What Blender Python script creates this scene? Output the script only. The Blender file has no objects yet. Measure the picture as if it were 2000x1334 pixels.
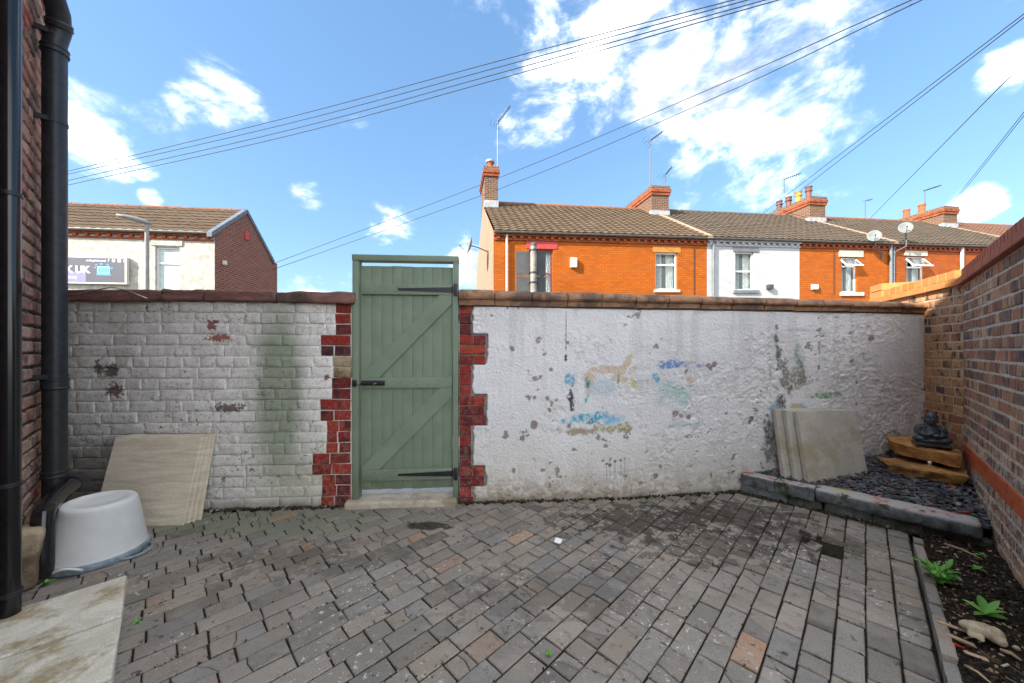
import bpy, bmesh, math, random
import numpy as np
from mathutils import Vector, Matrix, noise as mnoise

random.seed(7); np.random.seed(7)
R2 = math.sqrt(2.0)
scene = bpy.context.scene
COL = scene.collection

# ------------------------------------------------------------------ camera
F = 690.0            # focal length in photograph pixels (2000 wide)
CX, HY, CH = 1000.0, 685.0, 1.30
cam_d = bpy.data.cameras.new('camera'); cam = bpy.data.objects.new('camera', cam_d); COL.objects.link(cam)
cam.location = (0, 0, CH); cam.rotation_euler = (math.radians(90), 0, 0)
cam_d.sensor_width = 36; cam_d.lens = F / 2000 * 36; cam_d.shift_y = 0.009
cam_d.clip_start = 0.02; cam_d.clip_end = 3000
scene.camera = cam

# ------------------------------------------------------------------ light
SUN_H = Vector((-.85, -.53, 0)).normalized(); SUN_EL = math.radians(31.5)
SUN_DIR = Vector((SUN_H.x * math.cos(SUN_EL), SUN_H.y * math.cos(SUN_EL), math.sin(SUN_EL)))
SUN_STRENGTH, SKY_STRENGTH, EXPOSURE = 2.0, 0.15, 2.72
sl = bpy.data.lights.new('sun', 'SUN'); sl.energy = SUN_STRENGTH; sl.angle = math.radians(0.5); sl.color = (1.0, 0.93, 0.82)
so = bpy.data.objects.new('sun', sl); COL.objects.link(so)
so.rotation_euler = SUN_DIR.to_track_quat('Z', 'Y').to_euler(); so.location = (-20, -20, 20)

vs = scene.view_settings
scene.display_settings.display_device = 'sRGB'
vs.view_transform = 'Standard'; vs.look = 'None'; vs.exposure = EXPOSURE; vs.gamma = 1.0; vs.use_curve_mapping = False

def pxdir(px, py):
    return Vector(((px - CX) / F, 1.0, (HY - py) / F)).normalized()

def make_world():
    w = bpy.data.worlds.new('World'); scene.world = w; w.use_nodes = True
    nt = w.node_tree; nt.nodes.clear()
    nd = lambda t: nt.nodes.new(t)
    out = nd('ShaderNodeOutputWorld'); bg = nd('ShaderNodeBackground')
    sky = nd('ShaderNodeTexSky'); sky.sky_type = 'NISHITA'; sky.sun_disc = False
    sky.sun_elevation = SUN_EL; sky.sun_rotation = math.atan2(SUN_DIR.x, SUN_DIR.y)
    sky.air_density = 1.25; sky.dust_density = 0.4; sky.ozone_density = 2.2; sky.altitude = 20
    tc = nd('ShaderNodeTexCoord')
    # clouds: noise on the sky direction, thicker round a few cloud centres
    def math_(op, a, b=None, c=None):
        m = nd('ShaderNodeMath'); m.operation = op
        for i, v in enumerate((a, b, c)):
            if v is None: continue
            if isinstance(v, (int, float)): m.inputs[i].default_value = v
            else: nt.links.new(v, m.inputs[i])
        return m.outputs[0]
    sep = nd('ShaderNodeSeparateXYZ'); nt.links.new(tc.outputs['Generated'], sep.inputs[0])
    mp = nd('ShaderNodeMapping'); mp.inputs['Scale'].default_value = (1.0, 1.0, 1.7)
    nt.links.new(tc.outputs['Generated'], mp.inputs['Vector'])
    n1 = nd('ShaderNodeTexNoise'); n1.inputs['Scale'].default_value = 5.5; n1.inputs['Detail'].default_value = 9; n1.inputs['Roughness'].default_value = 0.62
    n1.inputs['Distortion'].default_value = 0.25
    nt.links.new(mp.outputs[0], n1.inputs['Vector'])
    n2 = nd('ShaderNodeTexNoise'); n2.inputs['Scale'].default_value = 1.7; n2.inputs['Detail'].default_value = 3
    nt.links.new(mp.outputs[0], n2.inputs['Vector'])
    CL = [(190, 235, 110, .72), (250, 250, 90, .6), (430, 180, 75, .55), (385, 215, 60, .4), (370, 265, 45, .45),
          (1120, 95, 115, .7), (1270, 65, 165, .85), (1480, 40, 140, .62), (1640, 20, 110, .5),
          (1280, 215, 80, .5), (1390, 265, 130, .85), (1520, 290, 105, .7), (1600, 215, 80, .6), (1440, 365, 85, .5), (1690, 250, 60, .5),
          (1970, 145, 65, .9), (1905, 400, 50, .8), (1640, 365, 60, .35),
          (600, 375, 42, .7), (590, 378, 30, .3), (755, 440, 60, .6), (600, 505, 40, .6), (640, 560, 80, .6), (920, 520, 60, .5),
          (285, 335, 26, .5), (295, 382, 22, .5), (1000, 215, 50, .25), (870, 455, 20, .3)]
    acc = None
    for (x, y, r, s) in CL:
        d = pxdir(x, y)
        dp = nd('ShaderNodeVectorMath'); dp.operation = 'DOT_PRODUCT'; dp.inputs[1].default_value = d
        nt.links.new(tc.outputs['Generated'], dp.inputs[0])
        loc = math.cos(math.atan((x - CX) / F)) ** 1.5
        ang = r * 1.35 / F * loc
        mr = nd('ShaderNodeMapRange'); mr.interpolation_type = 'SMOOTHSTEP'
        mr.inputs['From Min'].default_value = math.cos(ang); mr.inputs['From Max'].default_value = math.cos(ang * 0.15)
        mr.inputs['To Min'].default_value = 0; mr.inputs['To Max'].default_value = s
        nt.links.new(dp.outputs['Value'], mr.inputs['Value'])
        acc = mr.outputs[0] if acc is None else math_('MAXIMUM', acc, mr.outputs[0])
    # added out-of-view cloud by noise, thicker than in view, to brighten the yard
    front = math_('SMOOTH_MAX', math_('MULTIPLY', sep.outputs['Y'], -1.0), math_('SUBTRACT', sep.outputs['Z'], 0.62), 0.1)
    other = nd('ShaderNodeMapRange'); other.interpolation_type = 'SMOOTHSTEP'
    other.inputs['From Min'].default_value = -0.05; other.inputs['From Max'].default_value = 0.3
    nt.links.new(front, other.inputs['Value'])
    gen = nd('ShaderNodeMapRange'); gen.interpolation_type = 'SMOOTHSTEP'
    gen.inputs['From Min'].default_value = 0.34; gen.inputs['From Max'].default_value = 0.50; gen.inputs['To Max'].default_value = 1.05
    nt.links.new(n2.outputs['Fac'], gen.inputs['Value'])
    acc = math_('MAXIMUM', acc, math_('MULTIPLY', other.outputs[0], gen.outputs[0]))
    dens = math_('ADD', math_('MULTIPLY', acc, 0.62), math_('MULTIPLY', math_('SUBTRACT', n1.outputs['Fac'], 0.5), 1.9))
    cm = nd('ShaderNodeMapRange'); cm.interpolation_type = 'SMOOTHSTEP'
    cm.inputs['From Min'].default_value = 0.22; cm.inputs['From Max'].default_value = 0.82; cm.inputs['To Max'].default_value = 0.96
    nt.links.new(dens, cm.inputs['Value'])
    # cloud brightness: soft grey undersides
    n3 = nd('ShaderNodeTexNoise'); n3.inputs['Scale'].default_value = 3.6; n3.inputs['Detail'].default_value = 7; n3.inputs['Roughness'].default_value = .6
    nt.links.new(mp.outputs[0], n3.inputs['Vector'])
    cr = nd('ShaderNodeMapRange'); cr.interpolation_type = 'SMOOTHSTEP'; cr.inputs['From Min'].default_value = 0.44; cr.inputs['From Max'].default_value = 0.72
    cr.inputs['To Min'].default_value = 1.0; cr.inputs['To Max'].default_value = 0.185
    nt.links.new(n3.outputs['Fac'], cr.inputs['Value'])
    cc = nd('ShaderNodeVectorMath'); cc.operation = 'SCALE'; cc.inputs[0].default_value = CLOUD_COL
    nt.links.new(cr.outputs[0], cc.inputs['Scale'])
    mx = nd('ShaderNodeMix'); mx.data_type = 'RGBA'
    nt.links.new(math_('POWER', cm.outputs[0], 1.5), mx.inputs['Factor'])
    tint = nd('ShaderNodeMix'); tint.data_type = 'RGBA'; tint.blend_type = 'MULTIPLY'; tint.inputs['Factor'].default_value = 1
    tint.inputs['B'].default_value = SKY_TINT
    gm = nd('ShaderNodeGamma'); gm.inputs['Gamma'].default_value = SKY_GAMMA; nt.links.new(sky.outputs[0], gm.inputs[0])
    hs = nd('ShaderNodeHueSaturation'); hs.inputs['Saturation'].default_value = SKY_SAT; nt.links.new(gm.outputs[0], hs.inputs['Color'])
    nt.links.new(hs.outputs[0], tint.inputs['A'])
    nt.links.new(tint.outputs['Result'], mx.inputs['A']); nt.links.new(cc.outputs[0], mx.inputs['B'])
    nt.links.new(mx.outputs['Result'], bg.inputs['Color']); bg.inputs['Strength'].default_value = SKY_STRENGTH
    nt.links.new(bg.outputs[0], out.inputs[0])
CLOUD_COL = (4.95, 4.82, 4.65); SKY_TINT = (.315, .405, .50, 1); SKY_GAMMA = .58; SKY_SAT = 1.22
make_world()

# ------------------------------------------------------------------ node helpers
class NT:
    def __init__(s, name, rough=0.8, spec=0.3):
        s.m = bpy.data.materials.new(name); s.m.use_nodes = True
        s.t = s.m.node_tree; s.b = s.t.nodes['Principled BSDF']
        s.b.inputs['Roughness'].default_value = rough; s.b.inputs['Specular IOR Level'].default_value = spec
        s._geo = None; s._tc = None; s._isl = None
    def nd(s, t): return s.t.nodes.new(t)
    def put(s, sock, v):
        if isinstance(v, (int, float)): sock.default_value = v
        elif isinstance(v, (tuple, list)): sock.default_value = (tuple(v) + (1,))[:4] if sock.type == 'RGBA' else tuple(v)[:3]
        else: s.t.links.new(v, sock)
    @property
    def geo(s):
        if not s._geo: s._geo = s.nd('ShaderNodeNewGeometry')
        return s._geo
    @property
    def pos(s): return s.geo.outputs['Position']
    @property
    def isl(s):
        if not s._isl:
            oi = s.nd('ShaderNodeObjectInfo'); s._isl = s.math('FRACT', s.math('ADD', s.geo.outputs['Random Per Island'], s.math('MULTIPLY', oi.outputs['Random'], 7.31)))
        return s._isl
    @property
    def obj(s):
        if not s._tc: s._tc = s.nd('ShaderNodeTexCoord')
        return s._tc.outputs['Object']
    def attr(s, n):
        a = s.nd('ShaderNodeAttribute'); a.attribute_name = n; return a.outputs['Color']
    def math(s, op, a, b=0.0, c=None, clamp=False):
        m = s.nd('ShaderNodeMath'); m.operation = op; m.use_clamp = clamp
        s.put(m.inputs[0], a); s.put(m.inputs[1], b)
        if c is not None: s.put(m.inputs[2], c)
        return m.outputs[0]
    def map(s, vec, scale=(1, 1, 1), loc=(0, 0, 0), rot=(0, 0, 0)):
        m = s.nd('ShaderNodeMapping'); s.put(m.inputs['Vector'], vec)
        s.put(m.inputs['Scale'], scale); s.put(m.inputs['Location'], loc); s.put(m.inputs['Rotation'], rot)
        return m.outputs[0]
    def vadd(s, a, b):
        m = s.nd('ShaderNodeVectorMath'); m.operation = 'ADD'; s.put(m.inputs[0], a); s.put(m.inputs[1], b); return m.outputs[0]
    def vscale(s, a, k):
        m = s.nd('ShaderNodeVectorMath'); m.operation = 'SCALE'; s.put(m.inputs[0], a); s.put(m.inputs['Scale'], k); return m.outputs[0]
    def noise(s, vec, scale, detail=4, rough=0.55, dist=0.0, out='Fac'):
        n = s.nd('ShaderNodeTexNoise'); s.put(n.inputs['Vector'], vec); n.inputs['Scale'].default_value = scale
        n.inputs['Detail'].default_value = detail; n.inputs['Roughness'].default_value = rough; n.inputs['Distortion'].default_value = dist
        return n.outputs[out]
    def voro(s, vec, scale, out='Distance'):
        n = s.nd('ShaderNodeTexVoronoi'); s.put(n.inputs['Vector'], vec); n.inputs['Scale'].default_value = scale; return n.outputs[out]
    def rng(s, v, a, b, c=0.0, d=1.0, smooth=True):
        m = s.nd('ShaderNodeMapRange'); m.interpolation_type = 'SMOOTHSTEP' if smooth else 'LINEAR'
        s.put(m.inputs['Value'], v)
        m.inputs['From Min'].default_value = a; m.inputs['From Max'].default_value = b
        m.inputs['To Min'].default_value = c; m.inputs['To Max'].default_value = d
        return m.outputs[0]
    def ramp(s, fac, stops, interp='LINEAR'):
        r = s.nd('ShaderNodeValToRGB'); s.put(r.inputs[0], fac); e = r.color_ramp; e.interpolation = interp
        while len(e.elements) < len(stops): e.elements.new(0.5)
        for el, (p, c) in zip(e.elements, stops): el.position = p; el.color = tuple(c) + (1,)
        return r.outputs[0]
    def mix(s, f, a, b, blend='MIX'):
        m = s.nd('ShaderNodeMix'); m.data_type = 'RGBA'; m.blend_type = blend
        s.put(m.inputs['Factor'], f); s.put(m.inputs['A'], a); s.put(m.inputs['B'], b); return m.outputs['Result']
    def sep(s, v):
        m = s.nd('ShaderNodeSeparateXYZ'); s.put(m.inputs[0], v); return m.outputs
    def blob(s, c, r, wob=0.35, nscale=14):
        """soft-edged patch at world position c, radii r, with a ragged edge"""
        p = s.vadd(s.pos, tuple(-v for v in c)); p = s.map(p, tuple(1.0 / v for v in r))
        ln = s.nd('ShaderNodeVectorMath'); ln.operation = 'LENGTH'; s.put(ln.inputs[0], p)
        nz = s.math('MULTIPLY', s.math('SUBTRACT', s.noise(s.pos, nscale, 5, .65), 0.5), wob * 4)
        return s.rng(s.math('ADD', ln.outputs['Value'], nz), 0.75, 1.05, 1.0, 0.0)
    def bump(s, h, strength=0.4, dist=0.01):
        b = s.nd('ShaderNodeBump'); b.inputs['Strength'].default_value = strength; b.inputs['Distance'].default_value = dist
        s.put(b.inputs['Height'], h); s.t.links.new(b.outputs[0], s.b.inputs['Normal'])
    def color(s, c): s.put(s.b.inputs['Base Color'], c)
    def rough(s, r): s.put(s.b.inputs['Roughness'], r)

def simple(name, col, rough=0.7, var=0.25, scale=30, bump=0.15, spec=0.3, metal=0.0, dist=0.004):
    n = NT(name, rough, spec)
    nz = n.noise(n.obj, scale, 5, .6)
    n.color(n.mix(n.rng(nz, .3, .7), tuple(c * (1 - var) for c in col), tuple(min(1, c * (1 + var)) for c in col)))
    n.b.inputs['Metallic'].default_value = metal
    if bump: n.bump(nz, bump, dist)
    return n.m

# ------------------------------------------------------------------ mesh helpers
class MB:
    def __init__(s, xf=None): s.v = []; s.f = []; s.xf = xf
    def add(s, verts, faces):
        o = len(s.v); s.v += [tuple(x) for x in verts]; s.f += [tuple(i + o for i in f) for f in faces]; return s
    def box(s, x0, x1, y0, y1, z0, z1):
        if x0 > x1: x0, x1 = x1, x0
        if y0 > y1: y0, y1 = y1, y0
        if z0 > z1: z0, z1 = z1, z0
        return s.add([(x0, y0, z0), (x1, y0, z0), (x1, y1, z0), (x0, y1, z0), (x0, y0, z1), (x1, y0, z1), (x1, y1, z1), (x0, y1, z1)],
              [(0, 3, 2, 1), (4, 5, 6, 7), (0, 1, 5, 4), (1, 2, 6, 5), (2, 3, 7, 6), (3, 0, 4, 7)])
    def obox(s, c, size, m=None, bevel=0.0, jit=0.0):
        """box of given size centred at c, rotated by matrix m, bevelled"""
        bm = bmesh.new(); bmesh.ops.create_cube(bm, size=1.0)
        for v in bm.verts: v.co = Vector((v.co.x * size[0], v.co.y * size[1], v.co.z * size[2]))
        if jit:
            for v in bm.verts: v.co += Vector([random.uniform(-jit, jit) for _ in range(3)])
        if bevel: bmesh.ops.bevel(bm, geom=bm.edges[:], offset=bevel, segments=2, affect='EDGES', profile=0.6)
        c = Vector(c)
        for v in bm.verts: v.co = c + (m @ v.co if m else v.co)
        s.bm(bm); return s
    def bm(s, bm):
        bm.verts.index_update(); s.add([v.co[:] for v in bm.verts], [[v.index for v in f.verts] for f in bm.faces]); bm.free(); return s
    def quad(s, a, b, c, d): return s.add([a, b, c, d], [(0, 1, 2, 3)])
    def tube(s, pts, r, n=10, caps=True):
        pts = [Vector(p) for p in pts]; rs = r if isinstance(r, (list, tuple)) else [r] * len(pts)
        vs, fs = [], []; up = None
        for i, p in enumerate(pts):
            t = (pts[min(i + 1, len(pts) - 1)] - pts[max(i - 1, 0)]).normalized()
            if up is None: up = Vector((0, 0, 1)) if abs(t.z) < .9 else Vector((1, 0, 0))
            a = t.cross(up).normalized(); b = a.cross(t).normalized(); up = b
            for k in range(n):
                an = 2 * math.pi * k / n; vs.append(p + (a * math.cos(an) + b * math.sin(an)) * rs[i])
        for i in range(len(pts) - 1):
            for k in range(n):
                k2 = (k + 1) % n; fs.append((i * n + k, i * n + k2, (i + 1) * n + k2, (i + 1) * n + k))
        if caps: fs.append(tuple(range(n))[::-1]); fs.append(tuple((len(pts) - 1) * n + k for k in range(n)))
        return s.add(vs, fs)
    def lathe(s, prof, c, n=24, m=None):
        vs, fs = [], []; c = Vector(c)
        for (r, z) in prof:
            for k in range(n):
                a = 2 * math.pi * k / n; p = Vector((r * math.cos(a), r * math.sin(a), z)); vs.append(c + (m @ p if m else p))
        for i in range(len(prof) - 1):
            for k in range(n): k2 = (k + 1) % n; fs.append((i * n + k, i * n + k2, (i + 1) * n + k2, (i + 1) * n + k))
        if prof[0][0] > 1e-6: fs.append(tuple(range(n))[::-1])
        if prof[-1][0] > 1e-6: fs.append(tuple((len(prof) - 1) * n + k for k in range(n)))
        return s.add(vs, fs)
    def prism(s, poly, z0, z1, ch=0.0, tilt=(0, 0)):
        """polygon (ccw xy) from z0 to z1 with chamfered top"""
        n = len(poly); c = Vector((sum(p[0] for p in poly) / n, sum(p[1] for p in poly) / n))
        zt = lambda p, z: z + (p[0] - c.x) * tilt[0] + (p[1] - c.y) * tilt[1]
        vs = [(p[0], p[1], z0) for p in poly]; rings = 1
        if ch:
            vs += [(p[0], p[1], zt(p, z1 - ch * .8)) for p in poly]
            inn = []
            for i in range(n):
                p = Vector(poly[i][:2]); a = (Vector(poly[i - 1][:2]) - p); b = (Vector(poly[(i + 1) % n][:2]) - p)
                d = a.normalized() + b.normalized()
                if d.length < 1e-4: d = (c - p)
                d = d.normalized() * ch * 1.2
                if d.dot(c - p) < 0: d = -d
                q = p + d; inn.append((q.x, q.y, zt(q, z1)))
            vs += inn; rings = 3
        else:
            vs += [(p[0], p[1], zt(p, z1)) for p in poly]; rings = 2
        fs = []
        for r in range(rings - 1):
            for i in range(n): j = (i + 1) % n; fs.append((r * n + i, r * n + j, (r + 1) * n + j, (r + 1) * n + i))
        fs.append(tuple((rings - 1) * n + i for i in range(n)))
        return s.add(vs, fs)
    def build(s, name, mat, parent=None, smooth=False, origin=None, auto=None):
        v = [s.xf(p) for p in s.v] if s.xf else [Vector(p) for p in s.v]
        if parent is None:
            if origin is None:
                xs = [p[0] for p in v]; ys = [p[1] for p in v]; zs = [p[2] for p in v]
                origin = Vector(((min(xs) + max(xs)) / 2, (min(ys) + max(ys)) / 2, min(zs)))
            base = Vector(origin)
        else: base = wloc(parent)
        me = bpy.data.meshes.new(name); me.from_pydata([(p[0] - base.x, p[1] - base.y, p[2] - base.z) for p in v], [], s.f)
        me.materials.append(mat if not isinstance(mat, NT) else mat.m)
        if smooth: me.polygons.foreach_set('use_smooth', [True] * len(me.polygons))
        me.update()
        o = bpy.data.objects.new(name, me); COL.objects.link(o)
        if parent is None: o.location = base
        else: o.parent = parent
        if auto: 
            with_auto(o, auto)
        return o

def with_auto(o, deg=40):
    me = o.data; me.polygons.foreach_set('use_smooth', [True] * len(me.polygons))
    bm = bmesh.new(); bm.from_mesh(me); lim = math.radians(deg)
    for e in bm.edges:
        if len(e.link_faces) == 2: e.smooth = e.calc_face_angle(3.2) < lim
    bm.to_mesh(me); bm.free()

def wloc(o):
    l = Vector(o.location)
    while o.parent: o = o.parent; l += Vector(o.location)
    return l
def tag(o, label=None, cat=None, group=None, kind=None):
    if label: o['label'] = label
    if cat: o['category'] = cat
    if group: o['group'] = group
    if kind: o['kind'] = kind
    return o
def empty(name, loc, label=None, cat=None, group=None):
    o = bpy.data.objects.new(name, None); COL.objects.link(o); o.location = loc; o.empty_display_size = .1
    return tag(o, label, cat, group)
def inst(name, me, parent, world_matrix):
    o = bpy.data.objects.new(name, me); COL.objects.link(o); o.parent = parent
    b = wloc(parent) if parent else Vector((0, 0, 0))
    o.matrix_local = Matrix.Translation(-b) @ world_matrix
    return o
def mesh_of(mb, name, mat, smooth=False):
    me = bpy.data.meshes.new(name); me.from_pydata([tuple(p) for p in mb.v], [], mb.f); me.materials.append(mat)
    if smooth: me.polygons.foreach_set('use_smooth', [True] * len(me.polygons))
    me.update(); return me

def rough_block(size, bevel=0.012, cuts=3, amp=0.006, seed=0, freq=6.0, jit=0.0):
    bm = bmesh.new(); bmesh.ops.create_cube(bm, size=1.0)
    for v in bm.verts: v.co = Vector((v.co.x * size[0], v.co.y * size[1], v.co.z * size[2])) + Vector([random.uniform(-jit, jit) for _ in range(3)])
    bmesh.ops.bevel(bm, geom=bm.edges[:], offset=bevel, segments=2, affect='EDGES', profile=0.5)
    long_e = [e for e in bm.edges if e.calc_length() > 0.05]
    bmesh.ops.subdivide_edges(bm, edges=long_e, cuts=cuts, use_grid_fill=True)
    off = Vector((seed * 3.7, seed * 1.3, seed * 2.1))
    for v in bm.verts:
        d = mnoise.noise(v.co * freq + off) * amp + mnoise.noise(v.co * freq * 3.3 + off) * amp * .5
        n = v.normal if v.normal.length > .1 else v.co.normalized()
        v.co += n * d
    return bm

class Frame:
    """vertical plane frame: s along, d behind, z up (slope k: z rises with s)"""
    def __init__(f, o, deg, k=0.0):
        a = math.radians(deg); f.o = Vector((o[0], o[1], 0)); f.u = Vector((math.cos(a), math.sin(a), 0)); f.n = Vector((-math.sin(a), math.cos(a), 0)); f.k = k
    def P(f, s, d=0.0, z=0.0): return f.o + f.u * s + f.n * d + Vector((0, 0, z + f.k * s))
    def xf(f, p): return f.P(p[0], p[1], p[2])
    def hit(f, px, py, d=0.0):
        k = (px - CX) / F; o = f.o + f.n * d
        s = (k * o.y - o.x) / (f.u.x - k * f.u.y); Y = o.y + s * f.u.y
        return s, CH + (HY - py) / F * Y - f.k * s
    def rot(f): return Matrix((( f.u.x, f.n.x, 0), (f.u.y, f.n.y, 0), (0, 0, 1)))

def W(px, py, Y): return Vector(((px - CX) / F * Y, Y, CH + (HY - py) / F * Y))

# numpy value noise ------------------------------------------------
def vnoise(u, v, seed=0):
    rs = np.random.RandomState(seed); g = rs.rand(256, 256)
    iu = np.floor(u).astype(int); iv = np.floor(v).astype(int); fu = u - iu; fv = v - iv
    fu = fu * fu * (3 - 2 * fu); fv = fv * fv * (3 - 2 * fv)
    a = g[iu % 256, iv % 256]; b = g[(iu + 1) % 256, iv % 256]; c = g[iu % 256, (iv + 1) % 256]; d = g[(iu + 1) % 256, (iv + 1) % 256]
    return (a * (1 - fu) + b * fu) * (1 - fv) + (c * (1 - fu) + d * fu) * fv
def fbm(u, v, sc, octv=4, seed=0, g=0.5):
    t = 0; a = 1; n = 0
    for i in range(octv): t = t + a * vnoise(u * sc * 2 ** i + 17.3 * i, v * sc * 2 ** i + 5.1 * i, seed + i); n += a; a *= g
    return t / n
def sstep(x, a, b): t = np.clip((x - a) / (b - a), 0, 1); return t * t * (3 - 2 * t)

# ------------------------------------------------------------------ materials
def m_paver():
    n = NT('paver_stone', .85, .25)
    c = n.ramp(n.isl, [(0, (.105, .092, .080)), (.14, (.245, .212, .176)), (.28, (.165, .150, .135)), (.42, (.295, .255, .210)), (.55, (.190, .165, .140)), (.68, (.265, .236, .204)),
                       (.80, (.180, .174, .166)), (.90, (.275, .225, .175)), (.975, (.215, .185, .155)), (1, (.36, .21, .13))])
    c = n.mix(.15, c, (.215, .196, .174))
    p = n.pos
    c = n.mix(n.rng(n.noise(p, 260, 2, .7), .35, .7), n.vscale(c, .78), n.vscale(c, 1.22))
    c = n.mix(n.math('MULTIPLY', n.rng(n.noise(p, 3.2, 6, .68), .45, .68), .40), c, (.36, .32, .27))            # dusty bloom
    c = n.mix(n.math('MULTIPLY', n.rng(n.noise(p, 13, 6, .75), .54, .70), .62), c, (.075, .058, .045))            # dirt
    wet = n.math('MULTIPLY', n.rng(n.noise(n.map(p, loc=(4.4, 2.1, 0)), 22, 4, .6), .615, .65), n.rng(n.noise(n.map(p, loc=(1.7, 8.1, 0)), 2.1, 2, .5), .46, .58))   # oil drips
    c = n.mix(n.math('MULTIPLY', wet, .85), c, (.030, .022, .018))
    for (bx_, by_, rx_, ry_, am_) in ((1.05, 2.72, .62, .26, .8), (1.75, 2.75, .50, .28, .75), (1.35, 2.35, .55, .20, .6), (1.95, 2.45, .40, .22, .5), (.2, 1.9, .5, .2, .35), (-1.3, 2.2, .5, .18, .35)):
        c = n.mix(n.math('MULTIPLY', n.blob((bx_, by_, 0), (rx_, ry_, .3), 1.25, 11), am_), c, (.055, .042, .034))
    st = n.blob((-.62, 2.62, 0), (.19, .07, .3), .4, 14); c = n.mix(n.math('MULTIPLY', st, .9), c, (.035, .028, .018))
    sp = n.math('MULTIPLY', n.rng(n.noise(p, 30, 6, .78), .595, .62), n.rng(n.noise(p, 1.9, 2, .5), .47, .58))   # paint splashes
    c = n.mix(n.math('MULTIPLY', sp, .85), c, (.62, .60, .57))
    gr = n.math('MULTIPLY', n.blob((-1.9, 2.66, 0), (1.0, .22, .3), .4, 6), .45); c = n.mix(gr, c, (.17, .20, .13))
    n.color(c); n.bump(n.math('ADD', n.noise(p, 240, 3, .7), n.math('MULTIPLY', n.noise(p, 26, 4, .6), 1.6)), .45, .004)
    n.rough(n.rng(wet, 0, 1, .88, .5)); return n.m

def brickmat(name, stops, burn=.6, burncol=(.035, .03, .035), lime=0.0, limez=(.3, .7), freq=(26, 26, 4), rough=.85, jitter=.25, moss=0.0):
    n = NT(name, rough, .25)
    c = n.ramp(n.isl, stops)
    off = n.vscale((13.1, 7.7, 5.3), n.math('MULTIPLY', n.isl, 9.0)); o = n.vadd(n.obj, off)
    c = n.mix(n.rng(n.noise(o, 60, 5, .7), .25, .75), n.vscale(c, 1 - jitter), n.vscale(c, 1 + jitter * 1.3))
    b = n.rng(n.noise(n.map(o, freq), 1.0, 3, .5), .50, .66)
    c = n.mix(n.math('MULTIPLY', b, burn), c, burncol)
    if lime:
        z = n.sep(n.pos)[2]
        hm = n.rng(z, limez[0], limez[1], 1.0, .12)
        lm = n.math('MULTIPLY', n.rng(n.noise(n.pos, 28, 6, .75), .46, .62), hm)
        c = n.mix(n.math('MULTIPLY', lm, lime), c, (.62, .59, .57))
    if moss: c = n.mix(n.math('MULTIPLY', n.rng(n.noise(n.pos, 7, 5, .7), .52, .7), moss), c, (.05, .055, .025))
    n.color(c); n.bump(n.math('ADD', n.noise(n.pos, 70, 5, .7), n.noise(n.pos, 280, 2, .6)), .5, .004); return n.m

def mortarmat(name, col, dark=.5, lime=0.0, limez=(.3, .7)):
    n = NT(name, .95, .1)
    c = n.mix(n.rng(n.noise(n.pos, 18, 6, .7), .35, .7), tuple(v * dark for v in col), col)
    if lime:
        lm = n.math('MULTIPLY', n.rng(n.noise(n.pos, 22, 5, .7), .42, .6), n.rng(n.sep(n.pos)[2], limez[0], limez[1], 1.0, 0.0))
        c = n.mix(n.math('MULTIPLY', lm, lime), c, (.62, .6, .57))
    n.color(c); n.bump(n.noise(n.pos, 90, 5, .7), .7, .008); return n.m

M = {}
M['paver'] = m_paver()
M['joint'] = simple('joint_soil', (.024, .019, .013), .95, .5, 40, .6, .1)
M['rbrick'] = brickmat('boundary_brick', [(0, (.25, .105, .055)), (.2, (.42, .19, .095)), (.38, (.20, .090, .060)), (.55, (.50, .27, .135)), (.7, (.15, .085, .070)), (.85, (.54, .33, .18)), (1, (.36, .145, .075))], .85, (.052, .048, .050), .7, (.42, 1.0))
M['pbrick'] = brickmat('pier_brick', [(0, (.42, .20, .09)), (.25, (.50, .27, .13)), (.5, (.30, .11, .06)), (.75, (.52, .30, .15)), (1, (.38, .16, .08))], .88, (.038, .036, .044), .1, (.3, .7), (17, 17, 9))
M['redband'] = brickmat('red_band_brick', [(0, (.42, .085, .030)), (1, (.50, .115, .042))], .1, (.2, .05, .03), 0, rough=.7, jitter=.12)
M['terra'] = brickmat('terracotta_coping', [(0, (.30, .085, .050)), (1, (.38, .120, .070))], .15, (.12, .05, .04), rough=.65, jitter=.15)
M['stubbrick'] = brickmat('orange_brick', [(0, (.42, .17, .050)), (1, (.50, .22, .07))], .1, (.3, .12, .05), jitter=.15)
M['quoin'] = brickmat('quoin_brick', [(0, (.18, .018, .016)), (.3, (.28, .032, .020)), (.55, (.10, .016, .018)), (.75, (.31, .045, .022)), (.9, (.055, .016, .018)), (1, (.21, .024, .019))], .7, (.030, .012, .014), .12, (.0, 2.5), (9, 9, 6), jitter=.5)
M['hbrick'] = brickmat('old_house_brick', [(0, (.26, .12, .085)), (.25, (.38, .22, .165)), (.5, (.20, .125, .10)), (.75, (.44, .27, .20)), (1, (.32, .10, .07))], .65, (.03, .027, .025), .25, (.2, 3.5), (14, 14, 8), moss=.3)
M['hbrick2'] = brickmat('newer_house_brick', [(0, (.40, .23, .18)), (.5, (.48, .29, .23)), (1, (.40, .25, .22))], .25, (.12, .08, .07), .1, (.2, 3.5), (14, 14, 8))
M['mortar'] = mortarmat('lime_mortar', (.66, .57, .45), .65, .7, (.4, .9))
M['mortar_pier'] = mortarmat('sandy_mortar', (.60, .49, .34), .7)
M['mortar_dark'] = mortarmat('sooty_mortar', (.14, .12, .10), .4)
M['mortar_grey'] = mortarmat('grey_mortar', (.40, .37, .34), .6)

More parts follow.
